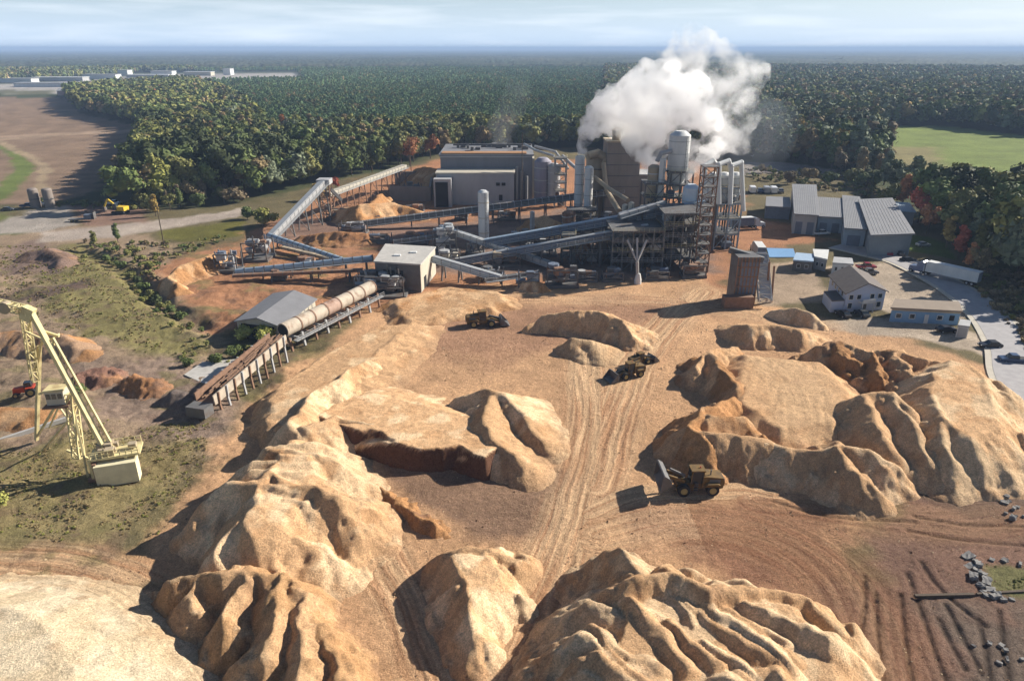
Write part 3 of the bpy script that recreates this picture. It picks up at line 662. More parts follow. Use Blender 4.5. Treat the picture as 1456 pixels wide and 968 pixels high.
pile('sawdust_pile', 'largest smooth sawdust dome at the bend of the asphalt road',
     [(T, [(1320, 530, 8.4), (1350, 512, 9), (1385, 520, 9), (1410, 560, 8.6), (1420, 610, 7), (1380, 630, 7), (1340, 590, 8.4)]),
      (Ln, [(1330, 560, 8.4), (1345, 620, 7.4), (1355, 650, 5.5)])],
     hs=.8, res=.32, slope=.72, warp=1.6, wl=9, gully=.25, pal=(TANP, (0.64, 0.45, 0.27)), crust=.06, seed=16)
pile('wood_chip_pile', 'rugged row of reddish brown chip lumps bordering the office driveway',
     [(Ln, [(1160, 492, 5), (1195, 485, 6), (1240, 500, 6), (1275, 497, 6.5), (1310, 508, 6.5), (1345, 515, 6)]), (Ln, [(1240, 500, 6), (1255, 530, 5.5)]),
      (Ln, [(1275, 497, 6.5), (1300, 540, 6.5)]), (Ln, [(1195, 485, 6), (1215, 510, 5)])],
     hs=.8, res=.34, slope=.85, warp=2.2, wl=4.5, gully=1.0, pal=(ORNG, TANP), crust=.28, seed=17)
pile('sawdust_pile', 'orange sawdust wedge with a vertical brown face at the back of the mound ring',
     [(Ln, [(1045, 472, 2.5), (1065, 462, 5), (1105, 462, 5), (1138, 468, 4.5)])],
     hs=.8, res=.36, slope=.8, gentle=.4, gdir=(.4, 1), warp=1.1, wl=5, gully=.6, pal=(TANP, PALE), crust=.12, seed=18)
pile('sawdust_pile', 'small sharp sawdust ridge beside the truck dumper and the pale blue house',
     [(Ln, [(1100, 440, 2), (1130, 437, 4), (1155, 445, 3.6), (1165, 455, 2)])],
     hs=.8, res=.36, slope=.8, warp=.8, wl=5, gully=.4, pal=(PALE, TANP), crust=.1, seed=19)
pile('wood_chip_pile', 'huge ridged chip heap with fin like crests, black shade beside the main track',
     [(T, [(880, 850, 6), (905, 822, 7), (960, 816, 7.2), (1010, 838, 6.8), (1060, 842, 6.2), (1130, 868, 5.6), (1180, 920, 5), (1200, 990, 4.8), (1210, 1150, 4.6), (860, 1150, 5.4), (864, 960, 5.6), (890, 900, 6)]),
      (Ln, [(885, 845, 7), (905, 820, 8), (960, 814, 8.2), (1010, 838, 7.8), (1080, 832, 6.6), (1150, 850, 5.4), (1195, 900, 4.4)])],
     dumps=60, dang=(-1.15, -.6), dlen=(2.0, 6.0), dhr=(-.3, 1.5), res=.22, slope=.85, warp=1.3, wl=6, gully=.5, pal=(TANP, PALE), crust=.16, seed=20)
# earth and chip mounds off the yard
pile('earth_mound', 'smooth orange soil mound with a pale top behind the yellow crane boom',
     [(Ln, [(-80, 480, 3), (20, 470, 3.2), (85, 476, 3.6), (105, 486, 3)])], res=.45, slope=.55, warp=1, wl=7, gully=.25, pal=(ORNG, (0.42, 0.27, 0.17)), crust=.08, seed=21)
pile('earth_mound', 'low tan soil bank under the crane mast near the edge of the scrub',
     [(Ln, [(-150, 575, 2), (-20, 580, 2.2), (50, 585, 1.6)])], res=.4, slope=.4, warp=1, wl=7, gully=.2, pal=(TANP, ORNG), crust=.05, seed=22)
pile('rubble_mound', 'red brown rubble hummock with dark pockets next to the crane boom',
     [(Ln, [(110, 530, 2.4), (150, 520, 2.8)])], res=.3, slope=.7, warp=1.6, wl=3, gully=1.1, pal=(RUSS, (0.20, 0.11, 0.08)), crust=.4, seed=23)
pile('rubble_mound', 'second rubble hummock of red brown clods nearer the pale concrete pad',
     [(Ln, [(185, 532, 2.6), (215, 540, 2.2)])], res=.3, slope=.65, warp=1.6, wl=3, gully=1.2, pal=(RUSS, (0.24, 0.14, 0.09)), crust=.4, seed=24)
pile('earth_mound', 'small grey earth heap at the open end of the log trough',
     [(Ln, [(245, 555, 1.8), (262, 560, 1.4)])], res=.3, slope=.6, warp=.8, wl=3, gully=.5, pal=((0.19, 0.15, 0.13), (0.13, 0.11, 0.09)), crust=.1, seed=25)
pile('earth_mound', 'brown soil hill in the scrub beyond the ditch beside the gravel turning place',
     [(Ln, [(40, 358, 2.5), (70, 352, 3.5), (90, 368, 2)])], res=.6, slope=.5, warp=1.4, wl=6, gully=.5, pal=((0.22, 0.15, 0.12), (0.17, 0.11, 0.08)), crust=.15, seed=26)
pile('earth_mound', 'orange chip bank curling round the chain machinery by the grey shed',
     [(Ln, [(240, 392, 3.4), (262, 375, 4.2), (300, 362, 4.6), (318, 355, 3.4)]), (Ln, [(240, 392, 3.4), (250, 405, 2.4), (265, 412, 1)])],
     res=.42, slope=.8, warp=1.2, wl=5, gully=.6, pal=(ORNG, TANP), crust=.14, seed=27)
pile('wood_chip_pile', 'orange chip pile under the long dark belt in front of the big mill hall',
     [(Ln, [(478, 300, 3), (510, 290, 7), (560, 288, 6), (600, 300, 3)]), (Ln, [(530, 288, 6), (540, 275, 6)])],
     res=.6, slope=.75, warp=1.6, wl=7, gully=.6, pal=(ORNG, TANP), crust=.12, seed=28)
pile('wood_chip_pile', 'tall orange chip pile leaning on the back corner of the big mill hall',
     [(Ln, [(590, 240, 7), (606, 236, 9), (622, 240, 9)])], res=.7, slope=.75, warp=1.4, wl=7, gully=.4, pal=(ORNG, TANP), crust=.08, seed=29)
pile('wood_chip_pile', 'orange chip pile beneath the gallery between the white tank and tall chimney',
     [(Ln, [(752, 312, 4), (775, 306, 6), (800, 318, 4)])], res=.5, slope=.75, warp=1.4, wl=6, gully=.6, pal=(ORNG, TANP), crust=.12, seed=30)
pile('wood_chip_pile', 'brown chip pile among the belts behind the square chipper house',
     [(Ln, [(430, 335, 2), (480, 328, 4), (520, 332, 3)])], res=.5, slope=.5, warp=1.6, wl=6, gully=.6, pal=(RUSS, ORNG), crust=.12, seed=31)
pile('sawdust_pile', 'low broad tan apron of chips below the chipper house, ridged by the dozer',
     [(T, [(560, 428, 1.8), (640, 408, 2.6), (700, 416, 2.2), (720, 428, 1.6), (640, 440, 1.8), (580, 455, 1.6)])],
     res=.42, slope=.4, warp=1.4, wl=7, gully=.3, pal=(TANP, ORNG), crust=.08, seed=32)
pile('wood_chip_pile', 'little orange cone of chips under the far spout of the angled conveyors',
     [(Ln, [(748, 398, 2.5), (770, 402, 2)])], res=.35, slope=.75, warp=.5, wl=4, gully=.2, pal=(PALE, ORNG), crust=.02, seed=33)

pile('sawdust_pile', 'low rounded pale mound at the lower end of the lane between the chip heaps',
     [(Ln, [(560, 985, 2.6), (575, 1060, 2.8)])], res=.24, slope=.6, warp=.9, wl=5, gully=.2, pal=(PALE, TANP), crust=.04, seed=34)

# ------------------------------------------------------------------ trees
def leaf_cloud(centres, radii, n, size, rg, flat=0.85):
    """n leaf clump faces spread through lumpy blobs; returns verts (n*3), shade per face"""
    k = rg.integers(0, len(centres), n); c = centres[k]; r = radii[k]
    d = rg.normal(size=(n, 3)); d /= np.linalg.norm(d, axis=1)[:, None]
    d[:, 2] = np.where(d[:, 2] < -0.35, -d[:, 2], d[:, 2])
    rad = r * rg.uniform(0.62, 1.14, n)
    p = c + d * rad[:, None] * np.array([1, 1, flat])
    a = rg.normal(size=(n, 3)); a -= (a * d).sum(1)[:, None] * d * 0.75; a /= np.linalg.norm(a, axis=1)[:, None]
    b = np.cross(a, d + 0.5 * rg.normal(size=(n, 3))); b /= np.linalg.norm(b, axis=1)[:, None]
    s = size * rg.uniform(0.6, 1.35, n)[:, None]
    V = np.stack([p + a * s, p - a * s * 0.5 + b * s * 0.9, p - a * s * 0.5 - b * s * 0.9], 1).reshape(-1, 3)
    sh = rg.uniform(0.72, 1.25, len(centres))[k] * rg.uniform(0.8, 1.2, n)
    return V, np.repeat(sh, 3), k
def crown_proto(kind, seed, n):
    """unit tree: height 1, z from 0 to 1"""
    rg = np.random.default_rng(seed)
    if kind == 'pine':
        cs = [(rg.uniform(-.06, .06), rg.uniform(-.06, .06), z) for z in np.linspace(.42, .93, 5)]; rs = [.20, .19, .16, .12, .07]; tr = .42
    elif kind == 'oak':
        cs = [(0, 0, .55)]; rs = [.26]
        for i in range(9):
            t = rg.uniform(0, 6.28); q = rg.uniform(.1, .3); z = rg.uniform(.38, .82); cs.append((math.cos(t) * q, math.sin(t) * q, z)); rs.append(rg.uniform(.12, .2))
        tr = .35
    elif kind == 'slim':
        cs = [(rg.uniform(-.05, .05), rg.uniform(-.05, .05), z) for z in np.linspace(.3, .88, 6)]; rs = [.15, .17, .16, .15, .12, .08]; tr = .3
    elif kind == 'bush':
        cs = []; rs = []
        for i in range(7):
            t = rg.uniform(0, 6.28); q = rg.uniform(0, .45); cs.append((math.cos(t) * q, math.sin(t) * q, rg.uniform(.3, .68))); rs.append(rg.uniform(.25, .36))
        tr = .2
    cs = np.array(cs); rs = np.array(rs)
    V, s, k = leaf_cloud(cs, rs, n, {24: .12, 60: .085}.get(n, .062 if n < 500 else .040) * (1.6 if kind == 'bush' else 1), rg)
    return V, s, cs, rs, tr
def core_mesh(cs, rs, rg, sub=1):
    import bmesh
    bm = bmesh.new()
    for c, r in zip(cs, rs):
        bmesh.ops.create_icosphere(bm, subdivisions=sub, radius=float(r) * .74, matrix=Matrix.Translation(Vector(c)))
    V = np.array([v.co[:] for v in bm.verts]); Fc = np.array([[v.index for v in f.verts] for f in bm.faces]); bm.free()
    return V + rg.normal(size=V.shape) * .012, Fc
KINDS = ('pine', 'oak', 'slim', 'bush')
PAL = dict(dk=(0.061, 0.076, 0.030), md=(0.116, 0.147, 0.048), ol=(0.182, 0.180, 0.060), yg=(0.231, 0.231, 0.063), pn=(0.108, 0.166, 0.064),
           tn=(0.244, 0.184, 0.092), og=(0.315, 0.137, 0.057), rd=(0.304, 0.084, 0.052), yl=(0.336, 0.231, 0.069), br=(0.185, 0.143, 0.086), gg=(0.165, 0.188, 0.115))
LOD = {}
for kd in KINDS:
    for sd in range(3):
        for n in (24, 60, 170, 620):
            V, s, cs, rs, tr = crown_proto(kd, 100 + sd * 7 + KINDS.index(kd), n); rg = np.random.default_rng(sd)
            Fl = np.arange(len(V)).reshape(-1, 3)
            if n >= 24:
                cv, cf = core_mesh(cs if n > 60 else cs[::2], rs if n > 60 else rs[::2] * 1.1, rg, 1)
                Fl = np.concatenate([Fl, cf + len(V)]); V = np.concatenate([V, cv]); s = np.concatenate([s, np.full(len(cv), .8)])
            LOD[kd, sd, n] = (V, Fl, s)
def merged_forest(name, items, m, label):
    """items: (x, y, z, height, kind, variant, lod, colour)"""
    by = {}
    for it in items: by.setdefault(it[4:7], []).append(it)
    VV, FF, CC, o = [], [], [], 0
    for key, its in by.items():
        V, Fc, s = LOD[key]; n = len(its)
        pos = np.array([i[:3] for i in its]); hh = np.array([i[3] for i in its]); col = np.array([i[7] for i in its])
        an = rng.uniform(0, 6.28, n); c, sn = np.cos(an), np.sin(an); wd = rng.uniform(.85, 1.25, n)
        x = V[None, :, 0] * c[:, None] - V[None, :, 1] * sn[:, None]; y = V[None, :, 0] * sn[:, None] + V[None, :, 1] * c[:, None]
        W = np.stack([x * (hh * wd)[:, None] + pos[:, :1], y * (hh * wd)[:, None] + pos[:, 1:2], V[None, :, 2] * hh[:, None] + pos[:, 2:3]], -1)
        C = col[:, None, :] * s[None, :, None]
        VV.append(W.reshape(-1, 3)); CC.append(C.reshape(-1, 3)); FF.append((Fc[None] + (np.arange(n) * len(V))[:, None, None] + o).reshape(-1, 3)); o += n * len(V)
    ob = raw_mesh(name, np.concatenate(VV), np.concatenate(FF), m, np.concatenate(CC), smooth=False)
    return tag(ob, label, kind='stuff')

def pick(names, w, rg): return np.array(PAL[names[rg.choice(len(names), p=np.array(w) / sum(w))]])
def forest_col(x, y, rg):
    """which kind grows here, its height and colour"""
    r = math.hypot(x, y); px = 728 + F * x / (y * cp + 60 * sp)
    n = float(fbm(x / 120, y / 120, 3, 77)); n2 = float(fbm(x / 45, y / 45, 2, 78))
    if 280 < px < 860 and r > 520 and r < 2600 and px > 300 + (1200 - r) * .12:      # pine plantation
        c = pick(['pn', 'pn', 'md', 'ol'], [4, 4, 1, .6], rg) * rg.uniform(.85, 1.15); kd = 'pine'; h = rg.uniform(9, 12.5)
        if n2 > .28: c = pick(['ol', 'md', 'tn'], [3, 2, 1], rg)
    elif px >= 860:
        c = pick(['dk', 'md', 'gg', 'ol', 'br', 'tn', 'yl'], [2.5, 3.5, 4.5, 2.5, 1.4, 1, .12], rg); kd = ('oak', 'slim', 'pine')[rg.choice(3, p=[.5, .3, .2])]; h = rg.uniform(14, 23)
    elif px < 300 and r < 1200:
        c = pick(['dk', 'md', 'ol', 'tn', 'og', 'yg'], [3, 4, 3, .6, .04, .8], rg); kd = ('oak', 'slim')[rg.choice(2, p=[.8, .2])]; h = rg.uniform(14, 22)
    else:
        c = pick(['dk', 'md', 'ol', 'yg', 'tn', 'og', 'gg'], [2, 3.5, 3, 1.0, .8, .05, 1.5], rg); kd = ('oak', 'slim', 'pine')[rg.choice(3, p=[.45, .3, .25])]; h = rg.uniform(13, 20)
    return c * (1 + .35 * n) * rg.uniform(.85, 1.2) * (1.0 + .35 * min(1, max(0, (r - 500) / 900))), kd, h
ROADW = gp([(1190, 350), (1300, 385), (1400, 450), (1440, 510)])
def grow():
    rg = np.random.default_rng(5); near = []; far = []
    def ring(r0, r1, step, n, amax):
        m = int((2 * r1 / step)) + 2
        gx, gy = np.meshgrid(np.arange(-r1 * 0.95, r1 * 0.95, step), np.arange(r0 * 0.6, r1, step))
        gx = gx + rg.uniform(-.42, .42, gx.shape) * step; gy = gy + rg.uniform(-.42, .42, gy.shape) * step
        rr = np.hypot(gx, gy); k = (rr >= r0) & (rr < r1) & (np.abs(np.arctan2(gx, gy)) < amax) & ~inside(gx, gy, SITE_W)
        for c in CLEAR: k &= ~inside(gx, gy, c)
        return gx[k], gy[k], rr[k]
    for r0, r1, st, n, am in ((150, 400, 5.6, 620, .74), (400, 620, 5.4, 170, .72), (620, 1150, 6.0, 60, .70), (1150, 2300, 8.8, 24, .69)):
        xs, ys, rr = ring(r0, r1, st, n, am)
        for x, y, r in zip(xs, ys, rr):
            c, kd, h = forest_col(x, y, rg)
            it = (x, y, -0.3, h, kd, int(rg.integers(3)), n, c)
            (near if r < 330 else far).append(it)
    return near, far
near_items, far_items = grow()
print('TREES near', len(near_items), 'far', len(far_items))

# individual trees: crown + trunk under an Empty, meshes shared between copies
CROWN, TRUNK, TREEN = {}, {}, {}
def trunk_mesh(kd, sd):
    if (kd, sd) in TRUNK: return TRUNK[kd, sd]
    rg = random.Random(sd); mb = MB(); V, s, cs, rs, tr = crown_proto(kd, 100 + sd * 7 + KINDS.index(kd), 24)
    top = Vector((0, 0, .6)); mb.tube((0, 0, -.03), top, .022, .008, 7)
    for c in cs: mb.tube((0, 0, min(.5, max(.12, c[2] - .2))), tuple(c), .009, .003, 5)
    me = bpy.data.meshes.new('trunk'); me.from_pydata(mb.v, [], mb.f); me.materials.append(M['bark']); me.update(); TRUNK[kd, sd] = me; return me
def crown_mesh(kd, sd, n):
    if (kd, sd, n) in CROWN: return CROWN[kd, sd, n]
    V, Fc, s = LOD[kd, sd, n]
    o = raw_mesh('crown', V, Fc, M['leaf'], np.repeat(s[:, None], 3, 1), smooth=False); me = o.data; bpy.data.objects.remove(o); CROWN[kd, sd, n] = me; return me
TC = 0
def tree(x, y, h, kd, sd, n, col, name, label, group, cat='tree', z=None, wid=1.0):
    global TC; TC += 1
    if z is None: z = float(base_height(np.array([x]), np.array([y]))[0])
    e = thing(name, label, cat, (x, y, z - 0.1), random.uniform(0, 6.28), group)
    e.scale = (h * wid, h * wid, h)
    c = bpy.data.objects.new('crown', crown_mesh(kd, sd, n)); link(c, e); c.color = (*[float(q) for q in col], 1)
    t = bpy.data.objects.new('trunk', trunk_mesh(kd, sd)); link(t, e)
    return e
COLN = {'dk': 'dark green', 'md': 'green', 'ol': 'olive', 'yg': 'yellow green', 'pn': 'deep green', 'tn': 'tan', 'og': 'orange', 'rd': 'red', 'yl': 'golden yellow', 'br': 'brown bare looking', 'gg': 'grey green'}
KN = {'pine': 'pine_tree', 'oak': 'broadleaf_tree', 'slim': 'slender_tree', 'bush': 'shrub'}
def pt(px, py, h, kd, c, label, cat=None, n=620, wid=1.0, group=None, k=1.0, name=None):
    x, y, _ = G(px, py); 
    return tree(x, y, h, kd, random.randrange(3), n, np.array(PAL[c]) * k * random.uniform(.9, 1.15), name or KN[kd], label, group, cat or ('shrub' if kd == 'bush' else 'tree'), wid=wid)
# trees that stand out by themselves
pt(172, 262, 14, 'slim', 'br', 'thin half bare tree standing alone at the corner of the ploughed field')
pt(205, 270, 9, 'slim', 'br', 'small bare tree between the lone field tree and the dark oaks')
pt(186, 278, 8, 'oak', 'yl', 'golden yellow and red bush like tree below the lone field tree')
pt(222, 308, 9, 'slim', 'yl', 'slim yellow autumn tree beside the gravel yard with the yellow digger')
pt(168, 345, 7, 'slim', 'md', 'small dark green cedar between the gravel road and the ditch', wid=.9)
pt(135, 352, 6, 'slim', 'ol', 'small olive tree at the head of the ditch')
pt(455, 284, 8, 'oak', 'yl', 'bright golden yellow tree behind the top of the steep grey conveyor')
pt(478, 272, 7, 'oak', 'rd', 'dull red young tree behind the row of far conveyor frames')
pt(583, 236, 17, 'oak', 'og', 'orange autumn tree next to the thin chimney behind the mill hall')
pt(612, 226, 15, 'oak', 'og', 'rusty orange tree closest behind the corner of the mill hall', k=.9)
pt(637, 216, 15, 'slim', 'yl', 'yellow green tree just above the roof edge of the mill hall')
pt(375, 322, 7.5, 'bush', 'yg', 'big yellow green thicket where the gravel road meets the steep conveyor', wid=1.15)
pt(352, 312, 5.5, 'bush', 'md', 'dark green thicket at the end of the gravel road', wid=1.1)
pt(410, 352, 3.2, 'bush', 'ol', 'low olive bush below the steep grey conveyor')
pt(352, 482, 4.2, 'bush', 'yg', 'bright green bushes against the wall of the grey shed', wid=1.0, k=1.5)
pt(378, 486, 4.6, 'bush', 'yg', 'bright green bush between the grey shed and the log drum', wid=1.0, k=1.6)
pt(402, 478, 3.6, 'bush', 'yg', 'bright green bush tight beside the open mouth of the log drum', k=1.5)
for i, (a, b, h, c, k, lb) in enumerate([(1282, 296, 13, 'og', 'slim', 'tall rusty orange tree by the back corner of the grey warehouse'),
        (1305, 318, 13, 'rd', 'oak', 'red and orange maple beside the grey warehouse roof'), (1318, 332, 10, 'og', 'oak', 'small bright orange maple between the red maple and the grass strip'),
        (1345, 352, 10, 'yl', 'slim', 'yellow tree above the parked lorry on the verge'), (1362, 368, 10, 'rd', 'slim', 'slim orange red tree behind the white lorry trailer'),
        (1376, 384, 8, 'og', 'slim', 'orange sapling at the rear end of the white lorry trailer'), (1390, 392, 8, 'tn', 'oak', 'tan leaved tree at the foot of the dark wood by the road'),
        (1262, 300, 11, 'ol', 'oak', 'olive tree behind the back wall of the grey warehouse'), (1290, 272, 12, 'tn', 'oak', 'tan tree at the near corner of the bright green meadow')]):
    pt(a, b, h * 1.1, k, c, lb, k=1.5 if c in ('og', 'rd', 'yl') else 1.0)
for i, (a, b, h, c, lb) in enumerate([(1082, 246, 5, 'tn', 'tan bush at the start of the hedge behind the parked trucks'), (1120, 262, 7, 'br', 'brown hedge bush behind the grey workshops'), (1150, 256, 7, 'tn', 'tan hedge bush in the middle of the row behind the workshops'),
        (1180, 262, 7, 'md', 'green hedge bush behind the workshop gap'), (1208, 262, 8, 'ol', 'olive bush over the ridge of the second workshop'), (1232, 268, 9, 'md', 'dark green bush over the back of the grey warehouse')]):
    pt(a, b, h, 'bush', c, lb, wid=1.0)
# low scrub between the road and the dark wood
for i in range(16):
    b = 398 + (i // 4) * 24 + random.uniform(-6, 6); a = 1385 + (b - 398) * 1.05 + (i % 4) * 22 + random.uniform(-6, 6)
    pt(a, b, random.uniform(2, 3.6), 'bush', random.choice(['br', 'ol', 'tn']), 'low brownish scrub bush on the verge between the curved road and the dark wood', n=170, group='scrub bushes on the road verge', wid=1.1)
for i, (a, b, h, c) in enumerate([(150, 366, 2.6, 'md'), (160, 372, 2.2, 'ol'), (174, 378, 2.8, 'md'), (186, 388, 2.4, 'ol'), (196, 396, 2.6, 'dk'), (206, 406, 3.0, 'md'), (213, 416, 2.6, 'ol'), (222, 424, 3.0, 'dk'), (232, 430, 2.4, 'ol'), (243, 438, 2.6, 'md'),
        (180, 362, 2.0, 'yg'), (200, 372, 2.4, 'ol'), (212, 380, 2.0, 'yg'), (258, 448, 2.2, 'md'), (270, 456, 1.8, 'ol'), (165, 358, 2.2, 'md'), (120, 366, 1.8, 'ol'), (196, 412, 1.6, 'yg'), (205, 424, 1.8, 'yg'), (190, 404, 1.6, 'ol')]):
    pt(a, b, h, 'bush', c, 'leafy bush in the thicket lining the ditch across the scrub', n=170, group='bushes lining the ditch', wid=1.3)
for a, b, h, lb in ((-4, 724, 3.2, 'bright green bush cut by the frame edge below the crane'), (112, 560, 2.0, 'dark green bush beside the crane boom by the rubble hummocks'), (305, 516, 2.6, 'green bush at the back of the pale concrete pad'), (330, 508, 2.8, 'green bush between the concrete pad and the grey shed'), (270, 520, 2.2, 'olive bush at the near corner of the pale concrete pad')):
    pt(a, b, h, 'bush', 'yg' if 'bright' in lb else 'md', lb, n=620, wid=1.2)
# the dense nearer stands: one group and one true label per stand and colour
def stand(label, name, kd, cols, poly, step, hr, group, n=620, wid=1.0, seed=1, k=1.0, lim=999):
    rg = np.random.default_rng(seed); w = gp(poly); xs = [p[0] for p in w]; ys = [p[1] for p in w]; c = 0
    pts = [(gx + rg.uniform(-.4, .4) * step, gy + rg.uniform(-.4, .4) * step) for gy in np.arange(min(ys), max(ys), step) for gx in np.arange(min(xs), max(xs), step)]
    for x, y in pts:
        if not bool(inside(np.array([x]), np.array([y]), w)[0]): continue
        ck = cols[rg.integers(len(cols))]
        tree(x, y, rg.uniform(*hr), kd if isinstance(kd, str) else kd[rg.integers(len(kd))], int(rg.integers(3)), n, np.array(PAL[ck]) * k * rg.uniform(.8, 1.2),
             name, label % COLN[ck], (group % COLN[ck]), 'shrub' if name == 'shrub' else 'tree', wid=wid); c += 1
        if c >= lim: break
    return w
ST = []
ST.append(stand('%s oak in the dense dark stand behind the gravel road', 'broadleaf_tree', 'oak', ['dk', 'dk', 'dk', 'md'], [(212, 262), (300, 252), (455, 236), (450, 252), (345, 280), (235, 284)], 9.5, (20, 26), '%s oaks behind the gravel road', wid=1.1, seed=1))
ST.append(stand('%s scrubby tree along the edge of the gravel road', 'slender_tree', ('slim', 'oak', 'bush'), ['ol', 'ol', 'md', 'tn', 'br'], [(195, 292), (340, 280), (345, 291), (200, 305)], 6.5, (6, 10), '%s trees edging the gravel road', seed=2))
ST.append(stand('%s tree in the tall dark wood beside the curved road', 'broadleaf_tree', ('oak', 'oak', 'slim'), ['dk', 'dk', 'md', 'ol'], [(1322, 308), (1456, 312), (1620, 340), (1620, 450), (1456, 394), (1400, 374), (1345, 338)], 9.5, (17, 23), '%s trees in the wood beside the curved road', wid=1.1, seed=3))
ST.append(stand('%s tree in the belt behind the workshops and truck park', 'broadleaf_tree', ('oak', 'slim'), ['md', 'ol', 'dk', 'br', 'tn', 'gg'], [(1075, 228), (1120, 215), (1245, 222), (1262, 262), (1255, 272), (1200, 250), (1130, 232)], 9, (11, 17), '%s trees behind the workshops', seed=4, n=620))
ST.append(stand('%s tree at the wood edge behind the far conveyor', 'broadleaf_tree', ('oak', 'slim'), ['ol', 'ol', 'md', 'tn', 'dk'], [(455, 236), (560, 226), (650, 208), (650, 216), (620, 222), (560, 240), (455, 256)], 8.5, (14, 19), '%s trees behind the far conveyor', seed=5))
rest = []
for it in near_items + far_items:
    x, y = np.array([it[0]]), np.array([it[1]])
    if math.hypot(it[0], it[1]) < 420 and any(bool(inside(x, y, w)[0]) for w in ST): continue
    rest.append(it)
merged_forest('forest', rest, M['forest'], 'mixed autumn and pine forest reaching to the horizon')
print('individual trees', TC)

# canopy further out: a lumpy sheet of crowns
def canopy():
    rs = [2280.0]
    while rs[-1] < 30000: rs.append(rs[-1] * 1.0085 if rs[-1] < 5000 else rs[-1] * 1.02)
    rs = np.array(rs); th = np.linspace(-.85, .85, 1300); RR, TT = np.meshgrid(rs, th, indexing='ij'); X = RR * np.sin(TT); Y = RR * np.cos(TT)
    Z = 15 + 4.5 * noise(X / 11, Y / 20, 91) + 4 * fbm(X / 60, Y / 90, 3, 92) + 5 * fbm(X / 700, Y / 900, 3, 94); Z[0] = -1
    C = np.empty(X.shape + (3,)); k = sstep(-.3, .4, fbm(X / 260, Y / 600, 4, 95))[..., None]
    C = np.array((.040, .056, .032)) * (1 - k) + np.array((.072, .074, .044)) * k  # greens darkened for the self-shadow the sheet lacks
    C *= (1 + .8 * noise(X / 14, Y / 30, 96) + .45 * fbm(X / 90, Y / 200, 3, 97))[..., None]
    g = (fbm(X / 900, Y / 1500, 3, 98) > .42)[..., None]; C = np.where(g, np.array((.17, .14, .085)), C); Z = np.where(g[..., 0], 0.6, Z)
    o = grid_mesh('distant_forest', X, Y, Z, np.clip(C, .012, .4), M['forest']); tag(o, 'far forest canopy fading blue towards the horizon', kind='stuff')
canopy()
# ------------------------------------------------------------------ the mill
rp = random.Random(42)
def cen(mb):
    xs = [v[0] for v in mb.v]; ys = [v[1] for v in mb.v]; zs = [v[2] for v in mb.v]
    return ((min(xs) + max(xs)) / 2, (min(ys) + max(ys)) / 2, max(0.0, min(zs)))
def assembly(name, label, cat, parts, group=None):
    """parts: list of (part name, MB, material[, smooth[, label]]) in world coordinates"""
    e = thing(name, label, cat, cen(parts[0][1]), group=group)
    out = [part(p[0], p[1], p[2], e, len(p) > 3 and p[3], p[4] if len(p) > 4 else None) for p in parts]
    return e, out
def sub(parent, name, mb, m):
    return part(name, mb, m, parent)

def conveyor(label, p, q, w, h, m, legs, cover=None, kind='conveyor', lw=0.35, rail=True, tube=False, name='conveyor', legm=None):
    p, q = Vector(p), Vector(q); parts = []
    d = (q - p).normalized(); a = Vector((0, 0, 1)).cross(d).normalized(); b = d.cross(a)
    if tube: parts.append(('tube', MB().tube(p, q, h / 2, n=12), m, True))
    else: parts.append(('gallery', MB().beam(p, q, w, h), m))
    l = (q - p).length
    rb = MB(); n = max(3, int(l / 2.6))
    for k in range(n + 1):
        c = p + d * (l * k / n)
        if tube: rb.tube(c - d * .12, c + d * .12, h / 2 + .09, n=12)
        else: rb.beam(c - a * (w / 2 + .06) + b * 0, c + a * (w / 2 + .06), .16, h + .12)
    parts.append(('rib', rb, M['dgrey'] if m is not M['dgrey'] else M['galv']))
    if cover: parts.append(('cover', MB().beam(p + b * (h / 2 + .12), q + b * (h / 2 + .12), w * .8, .22), cover))
    if rail:
        wk = MB(); o = -a * (w / 2 + .75) - b * (h * .25)
        wk.beam(p + o, q + o, .9, .08); parts.append(('walkway', wk, M['galv']))
        rl = MB()
        for k in range(n + 1):
            c = p + d * (l * k / n) + o - a * .42; rl.beam(c, c + Vector((0, 0, 1.1)), .07)
        for hh in (.55, 1.1): rl.beam(p + o - a * .42 + Vector((0, 0, hh)), q + o - a * .42 + Vector((0, 0, hh)), .06)
        parts.append(('handrail', rl, M['galv']))
    e, _ = assembly(name, label, 'conveyor', parts)
    for t in legs:
        c = p + (q - p) * t; z = c.z - h / 2
        if z < 1.0: continue
        lg = MB(); sp_ = min(1.6, .5 + z * .1)
        for s in (-1, 1): lg.beam(c + a * s * w * .45 + Vector((0, 0, -h / 2)), (c.x + a.x * s * (w * .5 + sp_ * .6), c.y + a.y * s * (w * .5 + sp_ * .6), 0), lw)
        nb = max(1, int(z / 4))
        for k in range(nb):
            z0, z1 = z * k / nb, z * (k + 1) / nb; f = lambda zz, s: c + a * s * (w * .5 + sp_ * .6 * (1 - zz / z)) + Vector((0, 0, zz - c.z))
            lg.beam(f(z0, -1), f(z1, 1), lw * .5); lg.beam(f(z1, -1), f(z1, 1), lw * .6)
        part('leg', lg, legm or M['dgrey'], e)
    return e

